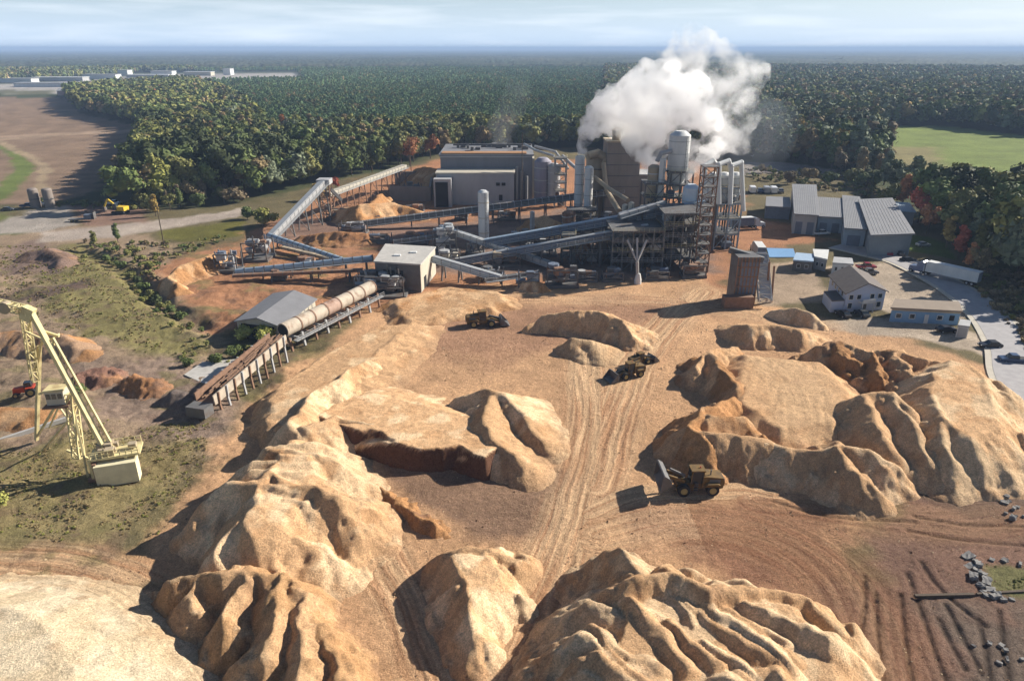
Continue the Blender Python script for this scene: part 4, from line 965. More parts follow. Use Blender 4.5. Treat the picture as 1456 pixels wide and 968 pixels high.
# --- big mill hall
def hall():
    D = 303.0
    xl, xr = P(626, 224, D)[0], P(757, 224, D)[0]; zt = P(626, 222, D)[2]; dep = 34.0
    body = MB().box(((xl + xr) / 2, D + dep / 2, zt / 2), (xr - xl, dep, zt))
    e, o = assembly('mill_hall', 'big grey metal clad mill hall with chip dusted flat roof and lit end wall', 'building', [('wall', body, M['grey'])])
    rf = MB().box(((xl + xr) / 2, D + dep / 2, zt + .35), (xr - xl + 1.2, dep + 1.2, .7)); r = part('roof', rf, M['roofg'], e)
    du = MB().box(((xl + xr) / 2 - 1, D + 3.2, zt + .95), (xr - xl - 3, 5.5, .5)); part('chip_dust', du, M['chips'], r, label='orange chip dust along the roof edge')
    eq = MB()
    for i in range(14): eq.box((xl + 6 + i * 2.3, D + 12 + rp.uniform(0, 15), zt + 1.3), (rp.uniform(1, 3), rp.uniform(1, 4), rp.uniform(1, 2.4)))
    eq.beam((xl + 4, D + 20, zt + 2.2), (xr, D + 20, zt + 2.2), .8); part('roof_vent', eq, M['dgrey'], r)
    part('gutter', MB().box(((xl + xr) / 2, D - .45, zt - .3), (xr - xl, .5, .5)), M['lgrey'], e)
    cl = MB().box((xr + .45, D + dep / 2, zt / 2 - .5), (.9, dep - 1, zt - 1)); part('sunlit_cladding', cl, M['cream'], e, label='cream sunlit end wall')  # cream instead of grey: sunlight painted into the end wall
    D2 = 291.0; x0, x1 = P(620, 250, D2)[0], P(731, 250, D2)[0]; z2 = P(620, 248, D2)[2]
    an = part('annex', MB().box(((x0 + x1) / 2, (D2 + D) / 2 - .05, z2 / 2), (x1 - x0, D - D2 - .1, z2)), M['lgrey'], e)
    part('annex_roof', MB().box(((x0 + x1) / 2, (D2 + D) / 2 - .2, z2 + .3), (x1 - x0 + .8, D - D2 - .6, .6)), M['cream'], an)
    v = MB()
    for x in (708, 716): v.box((P(x, 262, D2)[0], D2 - .1, P(x, 262, D2)[2]), (1.6, .4, 1.2))
    v.box((P(712, 275, D2)[0], D2 - .1, 3.0), (1.4, .3, 2.4)); part('louvre', v, M['black'], an)
    for k, xp in enumerate((735, 742, 749)):
        part('duct', MB().tube((P(xp, 260, D - 1)[0], D - 1.0, 0), (P(xp, 240, D - 1)[0], D - 1.0, 14 - k * 2), .55, n=8), M['lgrey'], e, True)
    D3 = 286.0; xa, xb = P(616, 255, D3)[0], P(641, 255, D3)[0]; z3 = P(616, 255, D3)[2]
    b = part('lean_to', MB().box(((xa + xb) / 2, D3 + 2.4, z3 / 2), (xb - xa, 4.8, z3)), M['lgrey'], e)
    part('door', MB().box(((xa + xb) / 2 - .3, D3 - .05, z3 / 2 - .5), (xb - xa - 2, .4, z3 - 1.4)), M['black'], b)
hall()
# --- silos, stacks and vessels
def silo2(px, py_t, D, r, label, m, z0=0.0, legs=0, cap=1, name='silo', ladder=True, bands=3, cat='silo', n=18, rimm=None):
    x, _, zt = P(px, py_t, D); zb = z0
    e = thing(name, label, cat, (x, D, 0))
    if legs: pr = [(r * .22, z0 - r * 1.5), (r, z0)]
    else: pr = [(r, z0)]
    pr += [(r, zt - r * .4), (r * .5, zt - .03), (.12, zt)] if cap else [(r, zt), (r * .82, zt), (r * .82, zt - 1.2)]
    part('shell', MB().lathe((x, D, 0), pr, n), m, e, True)
    bd = MB()
    for k in range(bands):
        z = z0 + (zt - z0) * (k + .8) / (bands + .6); bd.lathe((x, D, z), [(r + .08, -.15), (r + .08, .15)], n)
    part('band', bd, rimm or M['galv'], e)
    if ladder:
        ld = MB(); xx, yy = x + r * .5, D - r * .95
        for s in (-.25, .25): ld.beam((xx + s, yy - .15, z0), (xx + s, yy - .15, zt - r * .4), .07)
        for k in range(int((zt - z0) / 1.2)): ld.beam((xx - .25, yy - .15, z0 + k * 1.2), (xx + .25, yy - .15, z0 + k * 1.2), .06)
        part('ladder', ld, M['dgrey'], e)
    if legs:
        for i in range(legs):
            t = 2 * math.pi * (i + .5) / legs; part('leg', MB().beam((x + r * math.cos(t), D + r * math.sin(t), 0), (x + r * math.cos(t), D + r * math.sin(t), z0 + .8), .4), M['dgrey'], e)
    return e
silo2(772, 224, 300, 3.6, 'tall purple grey silo standing against the lit end wall of the mill hall', mat('slate_steel', (0.27, 0.26, 0.31), .6, .15, .5, streak=(1, 1, .2)))
silo2(788, 232, 297, 2.6, 'narrower grey silo right next to the slate grey silo', M['lgrey'])
silo2(687, 270, 228, 1.75, 'stout white tank with a skirt rising in front of the mill hall', M['white'], n=20, rimm=M['cream'])
silo2(825, 222, 262, 1.75, 'tall slender white chimney giving off the thick steam', M['white'], cap=0, name='chimney', bands=6, cat='chimney', rimm=M['lgrey'])
silo2(838, 236, 258, 1.6, 'shorter white vessel touching the tall slender chimney', M['white'], name='chimney', cat='chimney')
silo2(968, 186, 228, 3.3, 'fat white cylinder silo high on the steel tower, tallest of the plant', M['white'], z0=22.5, legs=4, name='storage_silo', cat='silo')
silo2(943, 226, 224, 1.0, 'thin white pipe stack beside the fat high silo', M['white'], cap=0, name='chimney', cat='chimney')
silo2(931, 234, 226, 2.0, 'olive grey cyclone in front of the brown tower', M['tan'], z0=14, legs=4, name='cyclone', cat='cyclone')
silo2(898, 287, 215, .9, 'short cream pipe stack over the belts below the brown tower', M['cream'], name='chimney', cat='chimney')
silo2(889, 290, 216, .9, 'twin of the short cream stack, on its outer side toward the white chimney', M['cream'], name='chimney', cat='chimney')
silo2(950, 303, 206, 1.3, 'bright white cyclone hanging over the dark frame below the long gallery', M['white'], z0=11, legs=4, name='cyclone', cat='cyclone')
silo2(984, 262, 215, 2.6, 'pale blue tank between the fat high silo and the brown lattice tower', mat('pale_blue_steel', (.50, .56, .62), .45, .1, .6, spec=.5), name='tank', cat='tank')
silo2(1016, 245, 222, 2.0, 'first pale cyclone of the bank, next to the brown lattice tower', M['white'], z0=16, legs=4, name='cyclone', cat='cyclone')
silo2(1031, 245, 224, 2.0, 'middle pale cyclone of the bank behind the lattice tower', M['white'], z0=16, legs=4, name='cyclone', cat='cyclone')
silo2(1047, 245, 226, 2.0, 'last pale cyclone of the bank, nearest the workshops', M['white'], z0=16, legs=4, name='cyclone', cat='cyclone')
silo2(757, 300, 236, .8, 'thin grey post stack beside the orange chip pile under the gallery', M['lgrey'], name='chimney', cat='chimney', bands=1)
for xp, a in ((812, 'brown drum tank under the long gallery beside the orange chip pile'), (806, 'smaller rust streaked drum tank next to the brown drum tank')):
    silo2(xp, 300, 246 - (812 - xp), 1.6, a, M['rustm'], name='tank', cat='tank')
# inverted U ducts
def udiag(pts, r, label, m, name='duct', cat='duct'):
    mb = MB(); V = [Vector(p) for p in pts]
    for a, b in zip(V[:-1], V[1:]): mb.tube(a, b, r, n=10)
    jn = MB()
    for a in V[1:-1]: jn.lathe(a, [(.05, -r * 1.12), (r * .8, -r * .75), (r * 1.12, 0), (r * .8, r * .75), (.05, r * 1.12)], 10)
    e, _ = assembly(name, label, cat, [('pipe', mb, m, True), ('elbow', jn, m, True)])
    return e
Wh = M['white']
udiag([P(1002, 285, 214), P(1002, 236, 214), P(1014, 229, 216), P(1024, 240, 218)], .75, 'white bent duct nearest the brown lattice tower', Wh)
udiag([P(1022, 290, 216), P(1022, 234, 216), P(1036, 229, 218), P(1040, 242, 219)], .75, 'white bent duct over the middle cyclone', Wh)
udiag([P(1038, 290, 218), P(1040, 236, 218), P(1054, 231, 220), P(1057, 300, 221)], .75, 'white bent duct at the workshop side of the cyclone bank', Wh)
udiag([P(835, 222, 268), P(850, 218, 270), P(862, 224, 270), P(862, 262, 268)], 1.5, 'fat tan duct curving from the chimney to the brown tower', M['tan'])
udiag([P(800, 222, 292), P(815, 236, 284), P(832, 250, 270)], .7, 'pale sloping pipe from the silos down to the tall chimney', M['lgrey'])
udiag([P(845, 252, 262), P(868, 270, 250), P(893, 285, 238)], .8, 'tan sloping pipe passing above the dark gallery end', M['tan'])
udiag([P(945, 290, 216), P(925, 292, 214), P(880, 305, 210)], .6, 'grey pipe run joining the galleries below the brown tower', M['galv'])
udiag([P(955, 215, 226), P(940, 218, 226), P(934, 230, 226)], .7, 'elbow pipe between the fat high silo and the olive cyclone', M['lgrey'])
# dome topped tan vessel
def tanvessel():
    x, D, z = P(849, 216, 274); e = thing('dryer_vessel', 'tan domed dryer vessel tucked behind the tall white chimney', 'vessel', (x, D, 0))
    part('shell', MB().lathe((x, D, 0), [(4.0, 0), (4.0, z - 3), (3.2, z - 1.2), (1.6, z - .2), (.1, z)], 20), M['tan'], e, True)
    part('platform', MB().lathe((x, D, z - 6), [(5.0, 0), (5.0, .25)], 20), M['dgrey'], e)
tanvessel()
# brown tower
def tower_block():
    D = 266.0; x0, x1 = P(864, 205, D)[0], P(912, 205, D)[0]; zt = P(870, 203, D)[2]
    e, _ = assembly('process_tower', 'tall windowless brown grey tower block half hidden in steam', 'tower', [('wall', MB().box(((x0 + x1) / 2, D + 6, zt / 2), (x1 - x0, 12, zt)), M['brown'])])
    part('roof', MB().box(((x0 + x1) / 2, D + 6, zt + .25), (x1 - x0 + .6, 12.6, .5)), M['tan'], e)
    v = MB().lathe((P(879, 200, D)[0], D + 5, zt + .5), [(1.6, 0), (1.6, 3.2), (1.9, 3.2), (1.9, 3.6), (.2, 4.6)], 12); part('roof_vent', v, M['tan'], e)
    sb = MB()
    for k in range(1, 7): sb.box(((x0 + x1) / 2, D - .06, zt * k / 7), (x1 - x0 + .1, .14, .25))
    part('girt', sb, M['dgrey'], e)
    x2 = P(938, 250, D)[0]; z2 = P(920, 250, D)[2]
    w = part('wing', MB().box(((x1 + x2) / 2 + .02, D + 7, z2 / 2), (x2 - x1, 12, z2)), M['brown'], e); part('wing_roof', MB().box(((x1 + x2) / 2 + .3, D + 7, z2 + .2), (x2 - x1, 12.4, .4)), M['lgrey'], w)
tower_block()
# open steel frames
def steel_frame(label, px0, px1, pyt, D, dep, floors, bays, name='steel_frame', stuffed=0, m='dgrey', seed=1, tank=0):
    r_ = random.Random(seed); x0, x1 = P(px0, pyt, D)[0], P(px1, pyt, D)[0]; zt = P(px0, pyt, D)[2]
    e = thing(name, label, 'steel frame', ((x0 + x1) / 2, D + dep / 2, 0))
    cols = [(x0 + (x1 - x0) * i / bays, y) for i in range(bays + 1) for y in (D, D + dep)]
    for x, y in cols: part('column', MB().beam((x, y, 0), (x, y, zt), .45), M[m], e)
    for k in range(1, floors + 1):
        z = zt * k / floors; f = MB()
        for y in (D, D + dep): f.beam((x0, y, z), (x1, y, z), .4)
        for i in range(bays + 1): f.beam((x0 + (x1 - x0) * i / bays, D, z), (x0 + (x1 - x0) * i / bays, D + dep, z), .35)
        part('beam', f, M[m], e)
        part('deck', MB().box(((x0 + x1) / 2, D + dep / 2, z + .28), (x1 - x0 + .6, dep + .6, .12)), M['dgrey'], e)
        r = MB()
        for hh in (.6, 1.15): r.beam((x0, D - .3, z + hh), (x1, D - .3, z + hh), .07); r.beam((x1 + .3, D, z + hh), (x1 + .3, D + dep, z + hh), .07)
        for i in range(bays * 2 + 1): r.beam((x0 + (x1 - x0) * i / bays / 2, D - .3, z), (x0 + (x1 - x0) * i / bays / 2, D - .3, z + 1.15), .07)
        part('handrail', r, M['galv'] if k % 2 else M['yellow'], e)
    br = MB()
    for k in range(floors):
        za, zb = zt * k / floors, zt * (k + 1) / floors
        for i in range(bays):
            xa, xb = x0 + (x1 - x0) * i / bays, x0 + (x1 - x0) * (i + 1) / bays
            if (i + k) % 2: br.beam((xa, D, za), (xb, D, zb), .2)
            else: br.beam((xb, D, za), (xa, D, zb), .2)
    part('brace', br, M[m], e)
    for q in range(stuffed):
        k = r_.randrange(floors); z = zt * k / floors + .35; w = r_.uniform(1.6, 3.6); hh = min(zt / floors * .75, r_.uniform(1.5, 4)); mm = r_.choice(['lgrey', 'dgrey', 'galv', 'dblue', 'tan', 'rustm', 'dgrey'])
        x, y = r_.uniform(x0 + w / 2, x1 - w / 2), r_.uniform(D + 1.5, D + dep - 1.5)
        if r_.random() < .5: part('machine', MB().box((x, y, z + hh / 2), (w, r_.uniform(1.5, 3), hh)), M[mm], e)
        else: part('machine', MB().lathe((x, y, z), [(w * .2, 0), (w * .45, hh * .35), (w * .45, hh * .8), (w * .2, hh)], 10), M[mm], e)
    return e
steel_frame('dark crowded steel frame full of machines beneath the long gallery', 872, 945, 330, 197, 14, 4, 5, stuffed=22, seed=3)
steel_frame('taller dark steel frame between the white cyclone and the brown lattice tower', 946, 1000, 305, 199, 14, 5, 4, stuffed=20, seed=5)
steel_frame('high slim steel tower that carries the fat white silo', 951, 986, 246, 224, 7.5, 6, 2, stuffed=5, seed=7)
steel_frame('steel frame below the bank of pale cyclones', 1006, 1058, 268, 221, 9, 4, 3, stuffed=9, seed=9, m='blue')
steel_frame('steel frame with stairs under the olive cyclone', 918, 950, 262, 222, 7, 5, 2, stuffed=4, seed=11)
steel_frame('low dark frame of screens in front of the brown tower', 815, 870, 345, 204, 9, 2, 4, stuffed=10, seed=13)
def lattice():
    D = 196.0; x0, x1 = P(1001, 250, D)[0], P(1021, 250, D)[0]; zt = P(1001, 238, D)[2]
    e, _ = assembly('lattice_tower', 'slim brown lattice stair tower at the end of the long gallery', 'tower', [('frame', MB().lattice_tower(x0, x1, D, D + 4, 0, zt, 11, .3), M['rustm'])])
    st = MB()
    for k in range(11):
        z = zt * k / 11; a, b = (x0 + .4, x1 - .4) if k % 2 else (x1 - .4, x0 + .4); st.beam((a, D + 2, z), (b, D + 2, z + zt / 11), .9, .15)
    part('stair', st, M['galv'], e)
    for k in range(1, 12): part('landing', MB().box(((x0 + x1) / 2, D + 2, zt * k / 11 + .1), (x1 - x0 + .5, 4.4, .12)), M['dgrey'], e)
lattice()
# --- conveyors
conveyor('long dark low belt gallery crossing in front of the mill hall', P(505, 320, 248), P(885, 271, 268), 2.2, 2.2, M['dgrey'], [.2, .3, .4, .5, .6, .7, .8, .9, .98])
conveyor('steep pale grey covered conveyor climbing from the transfer point to the lone timber tower', P(386, 336, 228), P(460, 259, 262), 2.6, 1.8, M['lgrey'], [.3, .55, .8, .97], cover=M['galv'])
conveyor('blue grey tube conveyor descending from the transfer point toward the chipper house', P(382, 335, 226), P(492, 372, 203), 1.8, 1.9, M['blue'], [.15, .5, .85], tube=True)
conveyor('longer blue grey tube conveyor entering the wall of the chipper house', P(335, 387, 190), P(530, 367, 193), 1.8, 1.9, M['blue'], [.2, .4, .6, .8, .95], tube=True)
conveyor('bare rusty belt running along the ground below the longer blue tube', P(332, 392, 187), P(515, 384, 188), 1.4, .8, M['rustm'], [.3, .6, .9], rail=False)
conveyor('timber coloured belt under the shorter blue tube', P(402, 352, 214), P(470, 368, 206), 1.3, .9, M['tan'], [.4, .8], rail=False)
conveyor('grey conveyor sloping down from the screen house across the other belts', P(626, 323, 226), P(792, 379, 199), 1.9, 1.5, M['galv'], [.1, .3, .5, .7])
conveyor('longest blue grey gallery rising to the brown lattice tower', P(690, 346, 214), P(1003, 291, 212), 2.4, 2.3, M['dblue'], [.1, .2, .3, .4, .5, .6, .7, .8, .9], cover=M['blue'])
conveyor('second rising gallery just below the longest one, ending on the forked post', P(648, 373, 204), P(922, 324, 204), 2.1, 1.9, M['dblue'], [.15, .3, .45, .6, .75, .85], cover=M['galv'])
conveyor('pale violet conveyor leaving the lit side of the chipper house', P(616, 368, 190), P(712, 396, 184), 1.8, 1.5, M['blue'], [.15, .4, .7], cover=M['galv'])
conveyor('short level conveyor at the foot of the pale violet one', P(690, 398, 183), P(765, 388, 186), 1.5, 1.0, M['dgrey'], [.3, .7])
conveyor('old pale conveyor with hoops running back to the wood edge', P(466, 277, 268), P(575, 237, 325), 2.6, 1.8, M['cream'], [.1, .25, .4, .55, .7, .85, .97], legm=M['rustm'])
conveyor('short grey chute conveyor on top of the long gallery near the lattice tower', P(880, 308, 209), P(945, 288, 213), 1.6, 1.2, M['lgrey'], [.5])
conveyor('upper dark link gallery between the two rising galleries', P(792, 349, 203), P(1000, 315, 203), 1.6, 1.2, M['dgrey'], [.3, .6, .9])
conveyor('small dark conveyor on legs behind the chipper house', P(560, 344, 222), P(640, 334, 224), 1.5, 1.3, M['dgrey'], [.2, .8])
# timber tower at the head of the steep conveyor
def ttower():
    D = 262.; x0, x1 = P(452, 262, D)[0], P(468, 262, D)[0]; zt = P(460, 262, D)[2]
    e, _ = assembly('transfer_tower', 'lone rusty timber tower under the head of the steep grey conveyor', 'tower', [('frame', MB().lattice_tower(x0, x1, D - 1, D + 4, 0, zt, 5, .35), M['rustm'])])
    part('head_house', MB().box(((x0 + x1) / 2, D + 1.5, zt + .8), (x1 - x0 + .6, 5.4, 1.8)), M['lgrey'], e)
    part('chute', MB().beam((x1, D + 1, zt - 2), (x1 + 3, D + 4, 7), 1.1), M['dgrey'], e)
ttower()
# forked post
def post():
    b = Vector(P(906, 412, 185)); b.z = 0; t = Vector(P(906, 372, 185)); 
    e = thing('forked_post', 'pale forked post with a white base carrying the end of the second gallery', 'post', b)
    part('shaft', MB().tube(b, t, .45, n=12), M['lgrey'], e, True); part('footing', MB().lathe(b, [(1.0, 0), (1.0, 1.2), (.6, 3.0)], 12), M['white'], e)
    for s in (-1, 0, 1): part('arm', MB().beam(t, Vector(P(906 + s * 14, 338 + abs(s) * 3, 187)), .42), M['lgrey'], e)
post()
# --- chipper house
def flat_block(name, label, roofpx, z, mwall, mroof, cat='building', over=.35):
    pts = [G(a, b, z)[:2] for a, b in roofpx]; c = (sum(p[0] for p in pts) / len(pts), sum(p[1] for p in pts) / len(pts))
    area = sum(pts[i][0] * pts[(i + 1) % len(pts)][1] - pts[(i + 1) % len(pts)][0] * pts[i][1] for i in range(len(pts)))
    if area < 0: pts = pts[::-1]
    e, o = assembly(name, label, cat, [('wall', MB().prism(pts, 0, z), mwall)])
    ro = [(c[0] + (x - c[0]) * (1 + over / 8), c[1] + (y - c[1]) * (1 + over / 8)) for x, y in pts]
    r = part('roof', MB().prism(ro, z, z + .4), mroof, e); return e, pts, r
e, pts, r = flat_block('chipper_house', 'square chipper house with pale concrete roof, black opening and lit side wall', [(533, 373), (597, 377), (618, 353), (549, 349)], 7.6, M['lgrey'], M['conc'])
fl, fr = Vector((*G(533, 373, 7.6)[:2], 0)), Vector((*G(597, 377, 7.6)[:2], 0)); dv = fr - fl; nv = Vector((dv.y, -dv.x, 0)).normalized()
def panel(parent, name, a, b, t0, t1, z0, z1, m, off=.06, th=.16):
    d = (b - a); n = Vector((d.y, -d.x, 0)).normalized(); p, q = a + d * t0, a + d * t1; c = (p + q) / 2 + n * off
    return part(name, MB().box((c.x, c.y, (z0 + z1) / 2), ((q - p).length, th, z1 - z0), math.atan2(d.y, d.x)), m, parent)
panel(e, 'shaded_front_cladding', fl, fr, 0, 1, 0.2, 7.5, M['dgrey'], .05, .1)  # dark grey panel paints the shade of the front over the paler wall
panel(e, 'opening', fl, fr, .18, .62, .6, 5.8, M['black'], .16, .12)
br_ = Vector((*G(618, 353, 7.6)[:2], 0)); panel(e, 'sunlit_side_cladding', fr, br_, 0, 1, .3, 7.5, M['cream'], .05, .1); panel(e, 'side_door', fr, br_, .18, .32, .2, 3.4, M['black'], .16, .1)  # cream panel paints sunlight into the side wall
sk = MB(); c0 = (fl + br_) / 2
for x, y in ((-2, -2), (2, 1)): sk.box((c0.x + x, c0.y + y, 8.15), (1.8, 1.2, .35))
part('skylight', sk, M['white'], r)
# --- shed and log drum line
def gable(name, label, A, B, C_, D_, zw, zr, mw, mr, cat='building', over=.5, along='AB'):
    """A,B front corners, C_ behind B, D_ behind A; ridge runs from the front wall to the back wall when along == 'AD'"""
    A, B, C_, D_ = [Vector((p[0], p[1], 0)) for p in (A, B, C_, D_)]
    up = lambda v, z: Vector((v.x, v.y, z))
    if along == 'AB': A, B, C_, D_ = B, C_, D_, A
    F1, F2 = (A + B) / 2, (C_ + D_) / 2
    mb = MB(); vs = [up(p, 0) for p in (A, B, C_, D_)] + [up(p, zw) for p in (A, B, C_, D_)] + [up(F1, zr), up(F2, zr)]
    mb.add(vs, [(0, 1, 5, 8, 4), (2, 3, 7, 9, 6), (1, 2, 6, 5), (3, 0, 4, 7), (3, 2, 1, 0)])
    e, o = assembly(name, label, cat, [('wall', mb, mw)])
    dn = (F2 - F1).normalized() * over; rf = MB(); t = .22; sl = (zr - zw) / max((B - A).length / 2, .1)
    for P0, P1 in ((A, D_), (B, C_)):
        out0 = (P0 - F1).normalized() * over; a0 = up(P0, zw) + out0 - dn; a1 = up(P1, zw) + out0 + dn; a0.z -= sl * over - .05; a1.z -= sl * over - .05
        r0 = up(F1, zr + .05) - dn; r1 = up(F2, zr + .05) + dn; z_ = Vector((0, 0, t))
        rf.add([a0, a1, r1, r0, a0 + z_, a1 + z_, r1 + z_, r0 + z_], [(0, 1, 2, 3), (7, 6, 5, 4), (0, 4, 5, 1), (1, 5, 6, 2), (2, 6, 7, 3), (3, 7, 4, 0)])
    r = part('roof', rf, mr, e); return e, (A, B, C_, D_), r
e, q, r = gable('shed', 'low shed with grey roof and pale lit side wall beside the log drum', G(340, 478)[:2], G(402, 486)[:2], G(450, 446)[:2], G(392, 438)[:2], 3.6, 5.0, M['cream'], M['roofg'], along='AD')
panel(e, 'door', q[0], q[1], .1, .85, .1, 3.3, M['black'], .05, .1)
rb = MB()
for k in range(1, 9):
    pp = q[1] + (q[2] - q[1]) * k / 9; n_ = Vector(((q[2] - q[1]).y, -(q[2] - q[1]).x, 0)).normalized() * .06; rb.beam(pp + n_, pp + n_ + Vector((0, 0, 3.4)), .12)
part('cladding_rib', rb, M['lgrey'], e)
def drumline():
    zA, zB = 4.4, 5.2; A = gv(402, 470, zA); B = gv(528, 408, zB); d = (B - A).normalized(); L_ = (B - A).length; a = Vector((0, 0, 1)).cross(d).normalized()
    e = thing('debarking_drum', 'long pale rusty debarking drum in ringed sections on a steel trestle', 'debarking drum', (A.x, A.y, 0))
    dw = mat('weathered_drum', (.44, .37, .29), .8, .25, .8, rust=RUST); ms = [dw, dw, dw, mat('dusty_pink_steel', (.38, .26, .20), .8, .25, .8, rust=RUST), dw]
    for i in range(7):
        p, q_ = A + d * (L_ * i / 7), A + d * (L_ * (i + .96) / 7); part('drum_section', MB().tube(p, q_, 1.6, n=22), ms[i % 5], e, True)
        part('tyre_ring', MB().tube(q_ - d * .1, q_ + d * (L_ * .04 / 7 + .1), 1.68, n=22), M['rustm'], e)
    part('mouth', MB().tube(A - d * .06, A + d * .3, 1.35, n=20), M['black'], e)
    for i in range(9):
        c = A + d * (L_ * i / 8); lg = MB()
        for s in (-1, 1): lg.beam(c + a * s * 1.6 - Vector((0, 0, 1.4)), (c.x + a.x * s * 2.2, c.y + a.y * s * 2.2, 0), .45)
        lg.beam(c + a * 2.2 + Vector((0, 0, -3)), c - a * 2.2 + Vector((0, 0, -3)), .4); part('trestle', lg, M['lgrey'] if i % 2 else M['rustm'], e)
    w = MB(); o = -a * 3.2 - Vector((0, 0, 1.8)); w.beam(A + o, B + o, 1.2, .15); o2 = o - a * .6
    for hh in (.6, 1.1): w.beam(A + o2 + Vector((0, 0, hh)), B + o2 + Vector((0, 0, hh)), .07)
    for i in range(24): c = A + d * (L_ * i / 23) + o2; w.beam(c, c + Vector((0, 0, 1.1)), .08)
    part('walkway', w, M['galv'], e)
    # infeed trough
    C0 = gv(292, 574, 1.8); C1 = gv(396, 486, 4.2); d = (C1 - C0).normalized(); a = Vector((0, 0, 1)).cross(d).normalized(); L2 = (C1 - C0).length
    e = thing('log_trough', 'open rusty log trough on pale legs loaded with brown logs, leading to the drum', 'log conveyor', (C0.x, C0.y, 0))
    part('bed', MB().beam(C0, C1, 3.4, .5), M['rustm'], e)
    for s in (-1, 1):
        sd = MB(); sd.beam(C0 + a * s * 1.9 + Vector((0, 0, .9)), C1 + a * s * 1.9 + Vector((0, 0, .9)), .25, 1.9); part('side_wall', sd, mat('weathered_drum', (0, 0, 0)) if s < 0 else M['rustm'], e)
    lg = MB(); rr = random.Random(3)
    for i in range(150):
        t = rr.uniform(.12, .97); c = C0 + d * (L2 * t) + a * rr.uniform(-1.4, 1.4) + Vector((0, 0, rr.uniform(.4, 1.3))); dd = (d + a * rr.uniform(-.16, .16)) * rr.uniform(1.2, 2.4); lg.tube(c - dd, c + dd, rr.uniform(.12, .24), n=6)
    tag(part('log_load', lg, M['logs']), 'load of brown barked logs lying in the open trough', 'logs')
    for i in range(10):
        c = C0 + d * (L2 * (i + .5) / 10); m_ = MB()
        for s in (-1, 1):
            m_.beam(c + a * s * 2.0, (c.x + a.x * s * 2.3, c.y + a.y * s * 2.3, 0), .35); m_.beam(c + a * s * 2.1 + Vector((0, 0, -.2)), c + a * s * 2.1 + Vector((0, 0, 1.9)), .35)
        part('leg', m_, M['lgrey'] if i % 2 else M['rustm'], e)
    part('end_chute', MB().box((C0.x - d.x * 1.6, C0.y - d.y * 1.6, 1.4), (2.4, 3.8, 1.9), math.atan2(d.y, d.x)), M['dgrey'], e)
drumline()
def clutter(name, label, cat, px, py, D, w, h, dep, n, seed, ms=('lgrey', 'dgrey', 'galv')):
    """a machine: frame, drums, hoppers, pipes and stairs packed on one base"""
    r_ = random.Random(seed); x, _, z = P(px, py, D); e = thing(name, label, cat, (x, D + dep / 2, 0))
    part('base', MB().box((x, D + dep / 2, .4), (w, dep, .8)), M['dgrey'], e)
    fr = MB()
    for sx in (-1, 1):
        for sy in (0, 1): fr.beam((x + sx * w * .45, D + .3 + sy * (dep - .6), .8), (x + sx * w * .45, D + .3 + sy * (dep - .6), h * .9), .3)
    fr.beam((x - w * .45, D + .3, h * .9), (x + w * .45, D + .3, h * .9), .3); fr.beam((x - w * .45, D + .3, h * .45), (x + w * .45, D + .3, h * .45), .3); fr.beam((x - w * .45, D + .3, .8), (x + w * .45, D + .3, h * .9), .18)
    part('frame', fr, M['dgrey'], e)
    for i in range(n):
        mm = M[r_.choice(ms)]; a, b = x + r_.uniform(-.36, .36) * w, D + r_.uniform(.15, .85) * dep; s = r_.uniform(.9, 2.1); zz = r_.uniform(.8, max(1.0, h - s)); k = r_.random()
        if k < .3: part('housing', MB().box((a, b, zz + s / 2), (s * 1.2, s, s), r_.uniform(-.3, .3)), mm, e)
        elif k < .6: part('drum', MB().tube((a - s, b, zz + s / 2), (a + s * .6, b + r_.uniform(-.6, .6), zz + s / 2), s * .45, n=10), mm, e, True)
        elif k < .8: part('hopper', MB().lathe((a, b, zz), [(s * .2, 0), (s * .75, s * .9), (s * .75, s * 1.3)], 8), mm, e)
        else: part('pipe', MB().tube((a, b, .8), (a + r_.uniform(-1.5, 1.5), b, h * r_.uniform(.8, 1.15)), .22, n=7), mm, e)
    return e
clutter('log_feeder', 'cluttered grey debarker machinery between the drum end and the chipper house', 'machine', 548, 440, 172, 11, 6.5, 8, 26, 1)
clutter('screen_machine', 'grey feeding machine touching the last drum section', 'machine', 520, 425, 176, 6, 5.5, 6, 14, 2)
clutter('screen_house', 'tangled pale screening machine at the top of the crossing grey conveyor', 'machine', 632, 350, 214, 8, 8.5, 6, 22, 3, ('white', 'lgrey', 'galv', 'dgrey'))
clutter('screen_machine', 'small pale screening unit below the tangled screening machine', 'machine', 640, 372, 203, 6, 4, 5, 10, 4, ('lgrey', 'cream', 'dgrey'))
clutter('chain_drive', 'grey hopper machine inside the curl of the orange chip bank', 'machine', 322, 388, 195, 7, 6, 5, 16, 5, ('lgrey', 'galv', 'dblue'))
clutter('transfer_station', 'dark transfer machine where the steep and blue conveyors meet', 'machine', 362, 370, 206, 8, 6.5, 8, 18, 6, ('dgrey', 'dblue', 'rustm', 'lgrey'))
clutter('transfer_station', 'dark machinery at the start of the long low gallery', 'machine', 500, 328, 240, 10, 4.5, 5, 16, 7, ('dgrey', 'dblue', 'lgrey', 'rustm'))
clutter('transfer_station', 'rusty machinery under the old pale conveyor near the timber tower', 'machine', 484, 300, 262, 12, 5, 6, 16, 8, ('rustm', 'dgrey', 'tan'))
clutter('screen_machine', 'wheel shaped stacking machine at the end of the short level conveyor', 'machine', 752, 406, 180, 6, 5, 4, 12, 9, ('dgrey', 'lgrey', 'dblue'))
clutter('pump_house', 'dark machinery block standing before the crowded steel frame', 'machine', 800, 405, 181, 9, 5.5, 5, 18, 10, ('dgrey', 'lgrey', 'dblue', 'rustm'))
